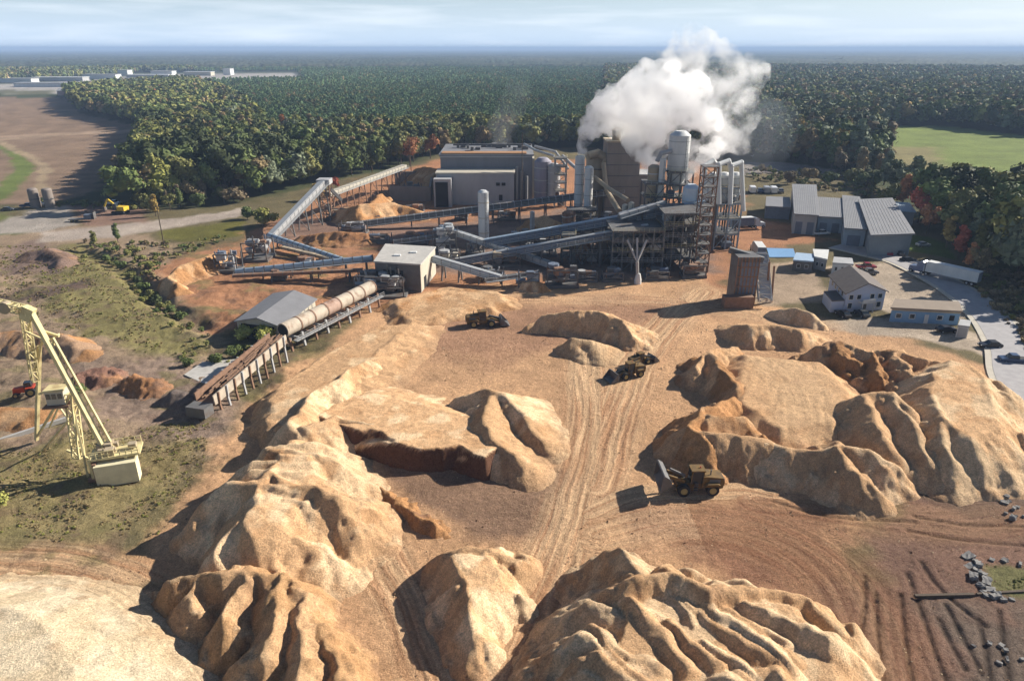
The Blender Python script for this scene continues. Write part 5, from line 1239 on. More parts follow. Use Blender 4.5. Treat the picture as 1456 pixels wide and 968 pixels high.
clutter('screen_machine', 'dusty sorting machine under the crossing of the conveyors', 'machine', 720, 372, 201, 9, 4.5, 6, 14, 11, ('rustm', 'tan', 'dgrey'))
clutter('pump_house', 'grey green pump set in the shade behind the low screen frame', 'machine', 765, 350, 212, 12, 6, 7, 18, 12, ('dgrey', 'lgrey', 'dgrey'))
clutter('pump_house', 'rusty conveyor drive by the wood edge at the end of the old pale conveyor', 'machine', 584, 256, 300, 8, 7, 6, 12, 13, ('rustm', 'dgrey'))
clutter('screen_machine', 'dark machinery at the foot of the brown lattice tower', 'machine', 988, 392, 190, 7, 4, 4, 10, 15, ('dgrey', 'rustm'))
clutter('pump_house', 'dark block of pumps behind the crowded frame beneath the galleries', 'machine', 905, 350, 214, 22, 12, 8, 26, 16, ('dgrey', 'dblue', 'brown', 'rustm'))
clutter('pump_house', 'tall dark machinery block behind the taller steel frame', 'machine', 970, 330, 216, 14, 15, 7, 20, 17, ('dgrey', 'brown', 'lgrey'))
# reddish retaining bunker behind the chip pile
def bunker():
    e = thing('chip_bunker', 'dark brown walled chip bunker left of the mill hall with dusty contents', 'bunker', (*G(575, 290)[:2], 0))
    p = [gv(555, 285), gv(612, 286), gv(616, 262), gv(562, 262)]
    for i in range(3): part('wall', MB().beam(p[i] + Vector((0, 0, 3)), p[i + 1] + Vector((0, 0, 3)), .8, 6), M['brown'], e)
bunker()
# truck dumper
def dumper():
    D = 168.; x0, x1 = P(1046, 400, D)[0], P(1076, 400, D)[0]; zt = P(1050, 366, D)[2]
    e = thing('truck_dumper', 'tall dark truck dumper with a tilted ladder like platform', 'truck dumper', ((x0 + x1) / 2, D + 3, 0))
    part('hopper', MB().box(((x0 + x1) / 2, D + 3, zt / 2), (x1 - x0, 6, zt)), M['dgrey'], e); part('front_panel', MB().box(((x0 + x1) / 2 + .3, D - .07, zt * .55), (x1 - x0 - 1, .14, zt * .7)), M['dblue'], e)
    rb = MB()
    for k in range(7): rb.box((x0 + (x1 - x0) * k / 6, D - .1, zt / 2), (.25, .3, zt))
    for k in range(1, 5): rb.box(((x0 + x1) / 2, D - .12, zt * k / 5), (x1 - x0 + .3, .3, .25))
    part('rib', rb, M['rustm'], e)
    part('conveyor_head', MB().beam((x0 - 1, D + 5, zt + .6), (x1 + 2, D + 3, zt - 1.5), 1.4), M['dgrey'], e)
    part('sill', MB().box(((x0 + x1) / 2 + .6, D - .4, zt * .17), (x1 - x0 - 2, .5, .6)), M['white'], e)
    a, b = Vector(P(1088, 428, 166)), Vector(P(1082, 362, 176)); a.z = max(a.z, .6)
    part('platform', MB().truss(a, b, 3.2, .9, 8, .22), M['galv'], e); part('deck', MB().beam(a + Vector((.1, .2, .6)), b + Vector((.1, .2, .6)), 2.6, .15), M['lgrey'], e)
    for s in (-1.9, 1.9): part('ram', MB().tube((a.x + s, D + 6, 0), (b.x + s, b.y - 1, b.z - 1), .3, n=8), M['rustm'], e)
    for k, xx in enumerate((1094, 1101)): part('post', MB().beam((*P(xx, 400, 170)[:2], 0), P(xx, 372 + k * 6, 170), .4), M['rustm'], e)
    part('shroud', MB().box((x0 + .6, D - 1.6, 1.5), (x1 - x0 + 2, 2.6, 3)), M['rustm'], e)
dumper()
# smaller plant scattered through the works
MINI = [('pump_house', 655, 300, 262, 5, 4, 'low grey fan house by the corner of the lean to of the mill hall'), ('pump_house', 720, 300, 262, 7, 3.5, 'dark low machine beside the white tank under the long low gallery'),
        ('screen_machine', 742, 330, 228, 7, 4, 'dark screening unit beyond the crossing of the galleries'), ('screen_machine', 675, 352, 214, 6, 4, 'grey conveyor drive at the foot of the longest gallery'),
        ('pump_house', 845, 318, 240, 9, 6, 'dark fan block below the tall white chimney'), ('pump_house', 868, 300, 246, 6, 7, 'grey green box machine at the foot of the brown tower'),
        ('screen_machine', 590, 338, 226, 8, 3.5, 'dark row of machinery behind the chipper house'), ('screen_machine', 540, 338, 228, 7, 3, 'dusty machinery by the small conveyor on legs'),
        ('log_feeder', 432, 376, 200, 5, 3, 'rusty drive unit between the two blue tubes'), ('log_feeder', 395, 398, 188, 4, 2.6, 'rusty drive unit in front of the longer blue tube'),
        ('pump_house', 700, 388, 188, 7, 3, 'dark drive base below the pale violet conveyor'), ('pump_house', 835, 398, 186, 6, 3.4, 'dusty grey machine in the shade behind the forked post'),
        ('screen_machine', 872, 400, 186, 6, 3, 'dark low machine just behind the forked post'), ('screen_machine', 935, 400, 188, 7, 2.6, 'dusty rusty skid before the crowded steel frame'),
        ('pump_house', 1030, 318, 232, 7, 4, 'blue grey pump skid behind the cyclone bank legs'), ('pump_house', 905, 300, 238, 8, 9, 'dark fan tower between the short cream stacks and the olive cyclone'),
        ('pump_house', 590, 275, 275, 6, 3, 'dark feed hopper standing in the chip bunker'), ('screen_machine', 530, 300, 258, 5, 3, 'rusty machine sunk into the orange chip pile')]
for i, (nm, a, b, D, w, h, lb) in enumerate(MINI): clutter(nm, lb, 'machine', a, b, D, w, h, max(3, w * .7), 9, 60 + i, ('dgrey', 'lgrey', 'dblue', 'rustm', 'dgrey'))
udiag([P(745, 205, 300), P(762, 214, 296), P(788, 222, 292)], .5, 'thin grey pipe looping over the silo tops', M['galv'])
udiag([P(760, 208, 300), P(790, 216, 296), P(808, 240, 288)], .5, 'second thin pipe over the silo tops, just below the first', M['lgrey'])
udiag([P(858, 232, 266), P(862, 270, 262), P(880, 300, 240)], .9, 'tan elbow duct down the side of the brown tower', M['tan'])
steel_frame('pale steel frame of pipes beside the narrower grey silo', 790, 806, 226, 286, 5, 6, 1, stuffed=3, seed=31, m='lgrey')
steel_frame('small dark steel frame round the foot of the white chimney', 808, 848, 300, 250, 6, 3, 2, stuffed=5, seed=33)
steel_frame('slim dark frame between the galleries near the forked post', 800, 818, 335, 206, 4, 4, 1, stuffed=2, seed=35)
# ------------------------------------------------------------------ machines, vehicles and buildings round the yard
def wheel(e, x, y, z, r, w, rimm=None):
    t = part('wheel', MB().tube((x, y - w / 2, z), (x, y + w / 2, z), r, n=18), M['rubber'], e, local=True)
    s = 1 if y > 0 else -1
    part('rim', MB().tube((x, y + s * (w / 2 - .05), z), (x, y + s * (w / 2 + .05), z), r * .55, n=12), rimm or M['rim'], t, local=True); return t
def loader(px, py, L_, rz, label, raised=0.0, big=1.0, m='myel'):
    x, y, _ = G(px, py); s = L_ / 10.0; z0 = float(base_height(np.array([x]), np.array([y]))[0])
    e = thing('wheel_loader', label, 'wheel loader', (x, y, z0), rz); e.scale = (s, s, s)
    pa = lambda n, mb, mm, par=e, **k: part(n, mb, mm, par, local=True, **k)
    b = MB().profile([(-4.2, 1.1), (-4.4, 2.0), (-4.2, 2.75), (-1.6, 3.05), (-1.2, 3.0), (-1.0, 1.2), (-3.8, .95)], -1.15, 1.15); bd = pa('body', b, M[m])
    gr = MB()
    for k in range(5): gr.box((-4.42, 0, 1.4 + k * .24), (.08, 1.8, .1))
    for s_ in (-1, 1): gr.box((-2.9, s_ * 1.17, 2.2), (1.6, .06, .8))
    pa('grille', gr, M['dgrey'], bd); pa('exhaust', MB().tube((-2.4, .4, 2.9), (-2.4, .4, 3.8), .1, n=8), M['dgrey'], bd)
    pa('chassis', MB().profile([(-1.4, .9), (-1.2, 1.6), (1.0, 1.8), (2.5, 1.6), (2.7, 1.1), (1.6, .7), (-.6, .7)], -.7, .7), M[m])
    for s_ in (-1, 1): pa('fender', MB().profile([(-3.6, 1.9), (-3.3, 2.15), (-1.7, 2.15), (-1.3, 1.8), (-1.3, 1.7), (-3.6, 1.8)], s_ * 1.5 - .35, s_ * 1.5 + .35), M[m])
    cb = pa('cab', MB().profile([(-1.3, 1.7), (-1.25, 3.75), (.35, 3.75), (.65, 2.6), (.6, 1.6)], -.8, .8), M['glass'])
    fr = MB().box((-.45, 0, 3.85), (2.1, 1.9, .2))
    for a in (-1.28, .42):
        for s_ in (-.83, .83): fr.beam((a + (.15 if a > 0 else 0), s_, 1.7), (a, s_, 3.8), .13)
    pa('cab_frame', fr, M[m], cb); pa('beacon', MB().tube((-.9, 0, 3.95), (-.9, 0, 4.15), .1, n=8), M['red'], cb)
    pz = .9 + raised * 2.6; px_ = 4.3
    for s_ in (-1, 1): pa('lift_arm', MB().beam((1.5, s_ * .75, 2.1), (px_ - .3, s_ * .75, pz + .2), .28, .5), M[m])
    pa('tilt_link', MB().beam((1.3, 0, 2.6), (px_ - .6, 0, pz + 1.0), .3, .35), M['dgrey'])
    q = [(px_ - .3, pz - .6), (px_ - .5, pz + .5), (px_ - .2, pz + 1.35), (px_, pz + 1.4), (px_ - .15, pz + .5), (px_, pz - .35), (px_ + 1.7, pz - .55), (px_ + 1.9, pz - .7)]
    if raised:
        c = (px_, pz); aa = -R(48) * raised; q = [(c[0] + (u - c[0]) * math.cos(aa) - (w - c[1]) * math.sin(aa), c[1] + (u - c[0]) * math.sin(aa) + (w - c[1]) * math.cos(aa)) for u, w in q]
    bk = MB().profile(q, -2.0 * big, 2.0 * big)
    for s_ in (-1, 1): bk.profile([q[0], q[1], q[2], q[3], q[7]], s_ * 2.0 * big - .06, s_ * 2.0 * big + .06)
    pa('bucket', bk, M['dgrey'])
    for a in (-2.6, 1.7):
        for s_ in (-1, 1): wheel(e, a, s_ * 1.3, .95, .95, .75)
    ld = MB()
    for k in range(4): ld.box((-.2, 1.05, .7 + k * .4), (.6, .3, .06))
    pa('step', ld, M['dgrey']); return e
loader(984, 696, 9.8, R(182), 'dark dusty wheel loader with its big bucket held up, crossing the main wheel tracks', raised=.75, big=1.15)
loader(688, 463, 9.6, R(8), 'wheel loader working alone on the open sand near the apron of chips', big=.9)
loader(893, 536, 8.0, R(205), 'nearer of two wheel loaders meeting beside the main tracks', big=.95)
loader(911, 517, 6.6, R(28), 'farther of two wheel loaders, close behind the other beside the main tracks', big=.9)
# --- yellow crane
def crane():
    Y = M['yellow']; base = gv(158, 690)
    e = thing('tower_crane', 'old faded yellow stacking crane with a long leaning boom and boxy counterweight', 'crane', base)
    A0, A1 = pv(154, 648, 91), pv(42, 440, 95); a = Vector((.9, .4, 0)).normalized()
    bm_ = MB().beam(A0, A1, .62, .8); bo = part('boom', bm_, Y, e)
    d = (A1 - A0).normalized(); sb = MB()
    B0, B1 = A0 + a * 1.1 + Vector((0, 0, .6)), A0 + d * 19 + a * .9 + Vector((0, 0, .3)); sb.beam(B0, B1, .25, .35)
    for k in range(10): t = k / 9; sb.beam(A0 + d * (17 * t), B0 + (B1 - B0) * t, .16)
    part('boom_side_truss', sb, Y, e)
    t2 = MB(); C0 = pv(112, 650, 92); C1 = pv(100, 560, 93.5); t2.truss(C0, C1, 1.1, 1.1, 6, .2); t2.beam(pv(95, 640, 93), pv(135, 655, 92), .3); t2.beam(pv(100, 560, 93.5), pv(128, 690, 90), .28); t2.beam(pv(104, 590, 93), pv(60, 640, 98), .26)
    part('ladder_truss', t2, Y, e)
    # mast
    mb = MB(); F0 = pv(52, 625, 101); F0.z = .3; M1 = pv(56, 492, 98); mb.beam(F0, M1, .5); part('mast', mb, Y, e)
    ms = MB(); ms.truss(pv(50, 540, 98), pv(34, 440, 96), .9, .9, 7, .18); ms.beam(M1, pv(84, 475, 95.5), .25); ms.beam(pv(56, 560, 99), pv(90, 548, 95), .35); ms.beam(pv(52, 622, 101), pv(98, 545, 95), .3); ms.beam(pv(53, 520, 98.5), pv(60, 480, 95.5), .2)
    ms.beam(pv(60, 470, 95.5), pv(84, 478, 95), .3); ms.beam(pv(34, 470, 96), pv(78, 490, 95), .22); ms.beam(pv(97, 548, 94.5), pv(70, 608, 99), .2); ms.beam(pv(66, 552, 96), pv(100, 600, 95), .2)
    part('mast_brace', ms, Y, e)
    hd = MB().box(pv(40, 446, 95), (1.5, 1.1, 2.1), 0, 0, .5); part('boom_head', hd, Y, e)
    jb = MB().truss(pv(40, 442, 95), pv(-22, 428, 98), 1.1, 1.1, 8, .16); part('jib', jb, Y, e)
    s = part('sheave', MB().tube(pv(8, 437, 96) + Vector((0, -.5, 0)), pv(8, 437, 96) + Vector((0, .5, 0)), .9, n=14), M['tan'], e)
    # cab
    c = pv(82, 562, 93.5); cb = part('cab', MB().box(c, (2.5, 2.0, 2.2), .15), M['cream'], e)
    w = MB()
    for k in (-1, 0, 1): w.box((c.x + k * .8 + .1, c.y - 1.03 + .12 * k, c.z + .3), (.6, .08, .8), .15)
    part('window', w, M['glass'], cb); part('cab_roof', MB().box((c.x, c.y, c.z + 1.2), (2.8, 2.4, .18), .15), Y, cb)
    part('cab_platform', MB().box((c.x, c.y - .3, c.z - 1.3), (3.4, 2.8, .2), .15), M['rustm'], e)
    # base machinery and counterweight
    rz = .32; x, y = base.x, base.y
    part('counterweight', MB().box((x + .9, y + 1.0, 1.9), (5.6, 2.2, 3.4), rz), mat('pale_yellow_paint', (.66, .60, .40), .6, .15, .9), e, label='pale boxy counterweight'); part('end_plate', MB().box((x - 2.0, y + .9, 1.9), (.5, 2.9, 3.9), rz), M['rustm'], e)
    pf = MB().box((x + .3, y + 2.7, 4.2), (6.8, 3.6, .3), rz); part('platform', pf, Y, e)
    rl = MB()
    for k in range(9):
        u = -3.2 + k * .8; px_, py_ = x + .3 + u * math.cos(rz) + 1.7 * math.sin(rz), y + 2.7 + u * math.sin(rz) - 1.7 * math.cos(rz); rl.beam((px_, py_, 4.3), (px_, py_, 5.4), .1)
        px2, py2 = px_ - 3.3 * math.sin(rz), py_ + 3.3 * math.cos(rz); rl.beam((px2, py2, 4.3), (px2, py2, 5.4), .1)
    for v in (-1.7, 1.7):
        f = lambda u: (x + .3 + u * math.cos(rz) - v * math.sin(rz), y + 2.7 + u * math.sin(rz) + v * math.cos(rz)); rl.beam((*f(-3.3), 5.4), (*f(3.3), 5.4), .1); rl.beam((*f(-3.3), 4.85), (*f(3.3), 4.85), .08)
    part('handrail', rl, Y, e)
    mc = MB()
    r_ = random.Random(4)
    for k in range(8): mc.box((x + r_.uniform(-2.6, 2.8), y + 2.4 + r_.uniform(-1, 1.6), 4.9), (r_.uniform(.5, 1.2), r_.uniform(.5, 1.2), r_.uniform(.5, 1.3)), rz)
    part('winch', mc, M['tan'], e)
    for sx in (-2.2, 2.6):
        for sy in (1.0, 4.2): wx_, wy_ = x + sx * math.cos(rz) - sy * math.sin(rz), y + sx * math.sin(rz) + sy * math.cos(rz); part('bogie', MB().box((wx_, wy_, .55), (1.6, .7, 1.1), rz), M['rustm'], e); part('leg', MB().beam((wx_, wy_, 1.0), (wx_, wy_, 4.2), .4), Y, e)
    part('rail_beam', MB().beam(pv(-30, 636, 100) * 1 + Vector((0, 0, 0)), Vector((*G(105, 598)[:2], .8)), .6, .7), M['conc'], e); bpy.data.objects[e.children[-1].name]['label'] = 'grey concrete rail beam'
crane()
def tractor():
    x, y, _ = G(40, 565); e = thing('tractor', 'small red tractor standing behind the crane mast', 'tractor', (x, y, float(base_height(np.array([x]), np.array([y]))[0])), R(200))
    pa = lambda n, mb, mm, par=e: part(n, mb, mm, par, local=True)
    pa('body', MB().profile([(0, .8), (0, 1.9), (1.9, 1.7), (2.1, .8)], -.45, .45), M['red']); pa('cab', MB().profile([(-1.3, 1.0), (-1.1, 2.7), (0, 2.7), (.1, 1.0)], -.6, .6), M['glass']); pa('fender', MB().box((-.9, 0, 1.7), (1.4, 2.2, .2)), M['red'])
    for s in (-1, 1): wheel(e, -.9, s * .95, .85, .85, .45); wheel(e, 1.6, s * .8, .5, .5, .3)
tractor()
# --- cars, pickups and lorries
def car(px, py, rz, col, label, kind='car', group=None, s=1.0):
    x, y, _ = G(px, py); z = float(base_height(np.array([x]), np.array([y]))[0]) + .03
    e = thing({'car': 'parked_car', 'pickup': 'pickup_truck', 'van': 'parked_van'}[kind], label, {'car': 'car', 'pickup': 'pickup', 'van': 'van'}[kind], (x, y, z), R(rz), group); e.scale = (s, s, s)
    pa = lambda n, mb, mm, par=e: part(n, mb, mm, par, local=True)
    if kind == 'car':
        b = MB().profile([(-2.25, .35), (-2.3, .8), (-2.1, 1.0), (-1.3, 1.05), (1.0, 1.0), (2.1, .82), (2.3, .6), (2.25, .35)], -.88, .88); g = [(-1.75, 1.03), (-1.2, 1.46), (.25, 1.46), (1.05, 1.0)]; rf = (-.45, 1.47, 1.5)
    elif kind == 'pickup':
        b = MB().profile([(-2.8, .5), (-2.85, 1.1), (-.7, 1.12), (-.7, 1.15), (1.3, 1.18), (2.6, 1.02), (2.75, .75), (2.7, .45)], -.95, .95); g = [(-.75, 1.15), (-.6, 1.82), (.8, 1.82), (1.4, 1.16)]; rf = (.1, 1.83, 1.35)
    else:
        b = MB().profile([(-2.6, .4), (-2.6, 2.0), (-2.4, 2.15), (1.3, 2.15), (2.0, 1.25), (2.6, 1.05), (2.65, .4)], -.95, .95); g = [(1.32, 1.3), (1.32, 2.05), (1.42, 2.0), (1.98, 1.3)]; rf = (-.5, 2.16, 3.4)
    bo = pa('body', b, M['paint']); bo.color = (*col, 1)
    pa('window', MB().profile(g, -.8, .8), M['glass']); ro = pa('roof', MB().box((rf[0], 0, rf[1] + .02), (rf[2], 1.5, .06)), M['paint']); ro.color = (*col, 1)
    if kind == 'pickup': pa('cargo_bed', MB().box((-1.75, 0, 1.13), (1.9, 1.5, .05)), M['rubber'])
    for a in (-1.45, 1.45):
        for q in (-1, 1): wheel(e, a * (1.15 if kind != 'car' else 1), q * .82, .34, .36, .26, M['galv'])
    hl = MB()
    for q in (-1, 1): pa('headlight', MB().box((2.27 if kind == 'car' else 2.7, q * .6, .7), (.08, .35, .16)), M['white'])
    return e
K_ = dict(k=(.02, .02, .025), b=(.04, .07, .14), w=(.7, .7, .7), s=(.35, .36, .38), r=(.28, .03, .05), g=(.12, .12, .13), d=(.05, .055, .06))
car(1345, 472, 5, K_['k'], 'black car parked in the sand below the blue siding building'); car(1407, 494, 178, K_['k'], 'dark car driving at the mouth of the curved road'); car(1440, 515, 170, K_['b'], 'dark blue pickup at the edge of the yard below the curved road', 'pickup')
car(1198, 449, 100, K_['k'], 'black car parked nearest the porch of the pale blue house'); car(1225, 449, 95, K_['d'], 'dark grey car parked beside the black one at the pale blue house')
car(1231, 382, 0, K_['r'], 'maroon pickup between the pale blue house and the grey warehouse', 'pickup'); car(1234, 390, 2, K_['g'], 'dark pickup just in front of the maroon pickup', 'pickup')
car(1262, 362, 80, K_['r'], 'dark red car in the row before the warehouse front'); car(1278, 363, 85, K_['k'], 'black car in the row before the warehouse front'); car(1290, 372, 10, K_['k'], 'black car at the verge where the road leaves the warehouse')
car(1312, 350, 10, K_['s'], 'silver car on the green lawn beside the warehouse'); car(1168, 334, 10, K_['w'], 'white pickup near the dark side of the workshops', 'pickup'); car(1160, 329, 5, K_['s'], 'silver car close behind the white pickup')
car(1062, 322, 0, K_['w'], 'white van under the cyclone bank', 'van')
for i, (a, c, lb) in enumerate([(1069, 'w', 'white van at the near end of the row beyond the plant'), (1080, 'b', 'dark blue car second in the row beyond the plant'), (1089, 's', 'silver van third in the row beyond the plant'), (1099, 'w', 'white van fourth in the row beyond the plant'), (1109, 'g', 'grey car at the far end of the row beyond the plant')]):
    car(a, 274, 80, K_[c], lb, 'van' if c in 'ws' else 'car', s=1.3)
car(58, 292, 10, K_['w'], 'white car on the gravel yard beside the dark round tanks'); car(40, 295, 5, K_['b'], 'dark blue pickup next to the white car on the gravel yard', 'pickup'); car(12, 300, 8, K_['d'], 'dark car at the edge of the gravel yard'); car(162, 291, 5, K_['w'], 'white pickup behind the yellow digger', 'pickup')
def lorry(px, py, rz, label, L_=13.6, cabc=(.12, .16, .26), tr=True, box='white'):
    x, y, _ = G(px, py); e = thing('lorry', label, 'lorry', (x, y, .36), R(rz)); pa = lambda n, mb, mm, par=e: part(n, mb, mm, par, local=True)
    t = pa('trailer', MB().box((0, 0, 2.55), (L_, 2.55, 2.8)), M[box]); pa('roof_panel', MB().box((0, 0, 4.0), (L_ - .1, 2.45, .08)), M['white'], t); pa('rear_door', MB().box((-L_ / 2 - .04, 0, 2.55), (.08, 2.4, 2.6)), M['dblue'], t)
    pa('chassis', MB().box((0, 0, 1.0), (L_ - .6, 1.0, .3)), M['dgrey']); cx_ = L_ / 2 + 2.2
    c = pa('cab', MB().profile([(cx_ - 1.6, .7), (cx_ - 1.6, 3.5), (cx_ - 1.2, 3.8), (cx_ - .2, 3.4), (cx_ + .3, 2.2), (cx_ + 2.2, 1.9), (cx_ + 2.4, .6)], -1.2, 1.2), M['paint']); c.color = (*cabc, 1)
    pa('windscreen', MB().profile([(cx_ - .12, 3.3), (cx_ + .32, 2.25), (cx_ + .38, 2.27), (cx_ - .04, 3.34)], -1.05, 1.05), M['glass'], c)
    for s in (-1, 1): pa('exhaust', MB().tube((cx_ - 1.8, s * 1.0, 1), (cx_ - 1.8, s * 1.0, 4), .1, n=8), M['galv'])
    for a in (-L_ / 2 + 1.2, -L_ / 2 + 2.5, cx_ - 2.6, cx_ - 1.4, cx_ + 1.6):
        for s in (-1, 1): wheel(e, a, s * 1.05, .52, .52, .42, M['galv'])
    return e
lorry(1352, 400, 127, 'white semi trailer lorry with a blue cab on the curved road')
lorry(1078, 367, 82, 'short lorry with a bright white box top behind the truck dumper', L_=7.5, cabc=(.5, .5, .5))
lorry(1052, 326, 10, 'dark lorry with a white cab below the cyclone bank', L_=9, cabc=(.6, .6, .6), box='dblue')
# --- yellow digger and odd machine on the gravel yard
def digger():
    x, y, _ = G(172, 304); e = thing('excavator', 'yellow excavator on the brown soil beside the field', 'excavator', (x, y, 0), R(170)); pa = lambda n, mb, mm, par=e: part(n, mb, mm, par, local=True); s = 1.3; e.scale = (s, s, s)
    ye = mat('bright_machine_yellow', (.62, .42, .04), .5, .1, 1.0)
    for q in (-1, 1): pa('track', MB().profile([(-1.9, .1), (-2.2, .5), (-1.9, .9), (1.9, .9), (2.2, .5), (1.9, .1)], q * 1.1 - .3, q * 1.1 + .3), M['rubber'])
    pa('body', MB().box((-.6, 0, 1.7), (3.2, 2.4, 1.2)), ye); pa('cab', MB().box((.8, .8, 2.2), (1.3, 1.0, 1.8)), M['glass']); pa('boom', MB().beam((.8, -.2, 1.8), (3.8, -.2, 4.2), .4, .6), ye); pa('stick', MB().beam((3.8, -.2, 4.2), (5.4, -.2, 1.8), .3, .45), ye)
    pa('bucket', MB().profile([(5.0, 1.9), (5.9, 1.6), (5.8, .9), (4.9, .8)], -.7, .3), M['dgrey'])
digger()
def trailer_dark():
    x, y, _ = G(118, 315); e = thing('flatbed_trailer', 'black low loader trailer lying on the pale gravel', 'trailer', (x, y, 0), R(10)); pa = lambda n, mb, mm: part(n, mb, mm, e, local=True)
    pa('deck', MB().box((0, 0, 1.0), (9, 2.5, .3)), M['dgrey']); pa('headboard', MB().box((4.4, 0, 2.2), (.3, 2.5, 2.4)), M['dgrey']); pa('cargo', MB().box((2.2, 0, 1.9), (2.6, 2.0, 1.5)), M['dblue'])
    for a in (-3.4, -2.3): 
        for s in (-1, 1): wheel(e, a, s * 1.0, .5, .5, .4)
trailer_dark()
for a, lb in ((52, 'dark round upright tank nearer the parked cars by the field'), (72, 'second dark upright tank, on the field side of its twin')):
    x, y, _ = G(a, 295); h = 7.2; e = thing('tank', lb, 'tank', (x, y, 0)); part('shell', MB().lathe((x, y, 0), [(1.9, 0), (1.9, h), (1.4, h + .5), (.1, h + .7)], 18), M['brown'], e, True); part('band', MB().lathe((x, y, h * .5), [(1.98, -.2), (1.98, .2)], 18), M['dgrey'], e)
def pole(px, py, h, label, arms=1, name='utility_pole', D=None):
    x, y, _ = G(px, py); e = thing(name, label, 'pole', (x, y, 0)); part('shaft', MB().tube((x, y, 0), (x, y, h), .2, .12, 8), M['bark'], e)
    for k in range(arms): part('crossarm', MB().beam((x - 1.2, y, h - .5 - k), (x + 1.2, y, h - .5 - k), .16), M['bark'], e)
pole(234, 352, 14, 'wooden utility pole between the ditch and the grass triangle'); pole(585, 250, 20, 'tall thin pole beside the orange tree at the wood edge', 0); pole(742, 300, 30, 'tall pale mast rising at the end of the mill hall roof', 0, 'mast')
pole(1440, 560, 9, 'short pole at the edge of the yard by the road', 1) if False else None
# --- buildings on the office side
def windows(e, a, b, ts, z0, z1, w=.05, m='glass', name='window'):
    for t in ts:
        o = panel(e, name, a, b, t - w, t + w, z0, z1, M[m], .04, .08)
        d = (b - a); n = Vector((d.y, -d.x, 0)).normalized(); p, q = a + d * (t - w - .012), a + d * (t + w + .012); f = MB()
        for za, zb in ((z0 - .12, z0), (z1, z1 + .12)):
            c = (p + q) / 2 + n * .07; f.box((c.x, c.y, (za + zb) / 2), ((q - p).length, .12, zb - za), math.atan2(d.y, d.x))
        for s in (p, q): f.beam((s.x + n.x * .07, s.y + n.y * .07, z0), (s.x + n.x * .07, s.y + n.y * .07, z1), .1)
        part('frame', f, M['white'], o)
HA, HB = G(1199, 444)[:2], G(1254, 441)[:2]
back = (Vector((*G(1203, 371, 7.2)[:2], 0)) - Vector((*G(1232, 398, 7.2)[:2], 0))) * .85
HC, HD = (HB[0] + back.x, HB[1] + back.y), (HA[0] + back.x, HA[1] + back.y)
e, q, r = gable('house', 'two storey pale blue house with brown gable roof and white balcony', HA, HB, HC, HD, 5.0, 7.2, M['bwall'], M['roofb'], along='AD', over=.6)
windows(e, q[0], q[1], (.13, .33, .67, .87), 3.3, 4.4, .045); windows(e, q[0], q[1], (.13, .87), 1.0, 2.3, .045); windows(e, q[3], q[0], (.2, .4, .6, .8), 3.3, 4.4, .03); windows(e, q[1], q[2], (.2, .45, .7), 1.0, 2.3, .03)
c = (q[0] + q[1]) / 2; n_ = Vector(((q[1] - q[0]).y, -(q[1] - q[0]).x, 0)).normalized(); c2 = c + n_ * .9; rz = math.atan2((q[1] - q[0]).y, (q[1] - q[0]).x)
bl = part('balcony', MB().box((c2.x, c2.y, 2.7), (3.4, 1.8, .2), rz).box((c2.x + n_.x * .85, c2.y + n_.y * .85, 3.2), (3.4, .1, .9), rz), M['white'], e); part('door', MB().box((c.x + n_.x * .06, c.y + n_.y * .06, 1.1), (1.2, .1, 2.2), rz), M['dgrey'], e)
for s in (-1.5, 1.5):
    pp = c2 + n_ * .7 + Vector((math.cos(rz) * s, math.sin(rz) * s, 0)); part('porch_post', MB().beam((pp.x, pp.y, 0), (pp.x, pp.y, 2.6), .18), M['white'], e)
lw = q[0] + (q[3] - q[0]) * .25; lv = (q[0] - q[1]).normalized()
p0, p1 = q[0] + (q[3] - q[0]) * .03, q[0] + (q[3] - q[0]) * .55; wg = [p0 + lv * .05, p0 + lv * 3.4, p1 + lv * 3.4, p1 + lv * .05]
wgp = [(v.x, v.y) for v in wg]; ar = sum(wgp[i][0] * wgp[(i + 1) % 4][1] - wgp[(i + 1) % 4][0] * wgp[i][1] for i in range(4)); wgp = wgp if ar > 0 else wgp[::-1]
w_ = part('wing', MB().prism(wgp, 0, 2.8), M['bwall'], e); part('wing_roof', MB().prism(wgp, 2.8, 3.05), M['roofb'], w_)
# blue siding building
e, pts, r = flat_block('office_block', 'long low blue siding building with flat tan roof', [(1268, 439), (1366, 444), (1361, 431), (1274, 427)], 3.3, M['bmetal'], M['rooft'])
a, b = Vector((*G(1268, 439, 3.3)[:2], 0)), Vector((*G(1366, 444, 3.3)[:2], 0)); windows(e, a, b, (.12, .32, .72), 1.2, 2.2, .03); panel(e, 'door', a, b, .5, .56, .1, 2.3, M['white'], .05, .08); panel(e, 'vent', a, b, .86, .93, 1.1, 2.4, M['black'], .05, .08)
panel(e, 'fascia', a, b, 0, 1, 2.95, 3.28, M['tan'], .06, .1)
e, pts, r = flat_block('storage_box', 'small white storage container at the end of the blue siding building', [(1362, 464), (1378, 466), (1380, 458), (1365, 456)], 2.6, M['white'], M['lgrey'])
a, b = Vector((*G(1362, 464, 2.6)[:2], 0)), Vector((*G(1378, 466, 2.6)[:2], 0)); panel(e, 'door', a, b, .1, .9, .2, 2.4, M['lgrey'], .04, .06)
e, pts, r = flat_block('site_office', 'white roofed site trailer office standing behind the pale blue house', [(1158, 366), (1176, 370), (1178, 357), (1156, 356)], 3.4, M['lgrey'], M['white'])
a, b = Vector((*G(1158, 366, 3.4)[:2], 0)), Vector((*G(1176, 370, 3.4)[:2], 0)); windows(e, a, b, (.3, .7), 1.2, 2.2, .08)
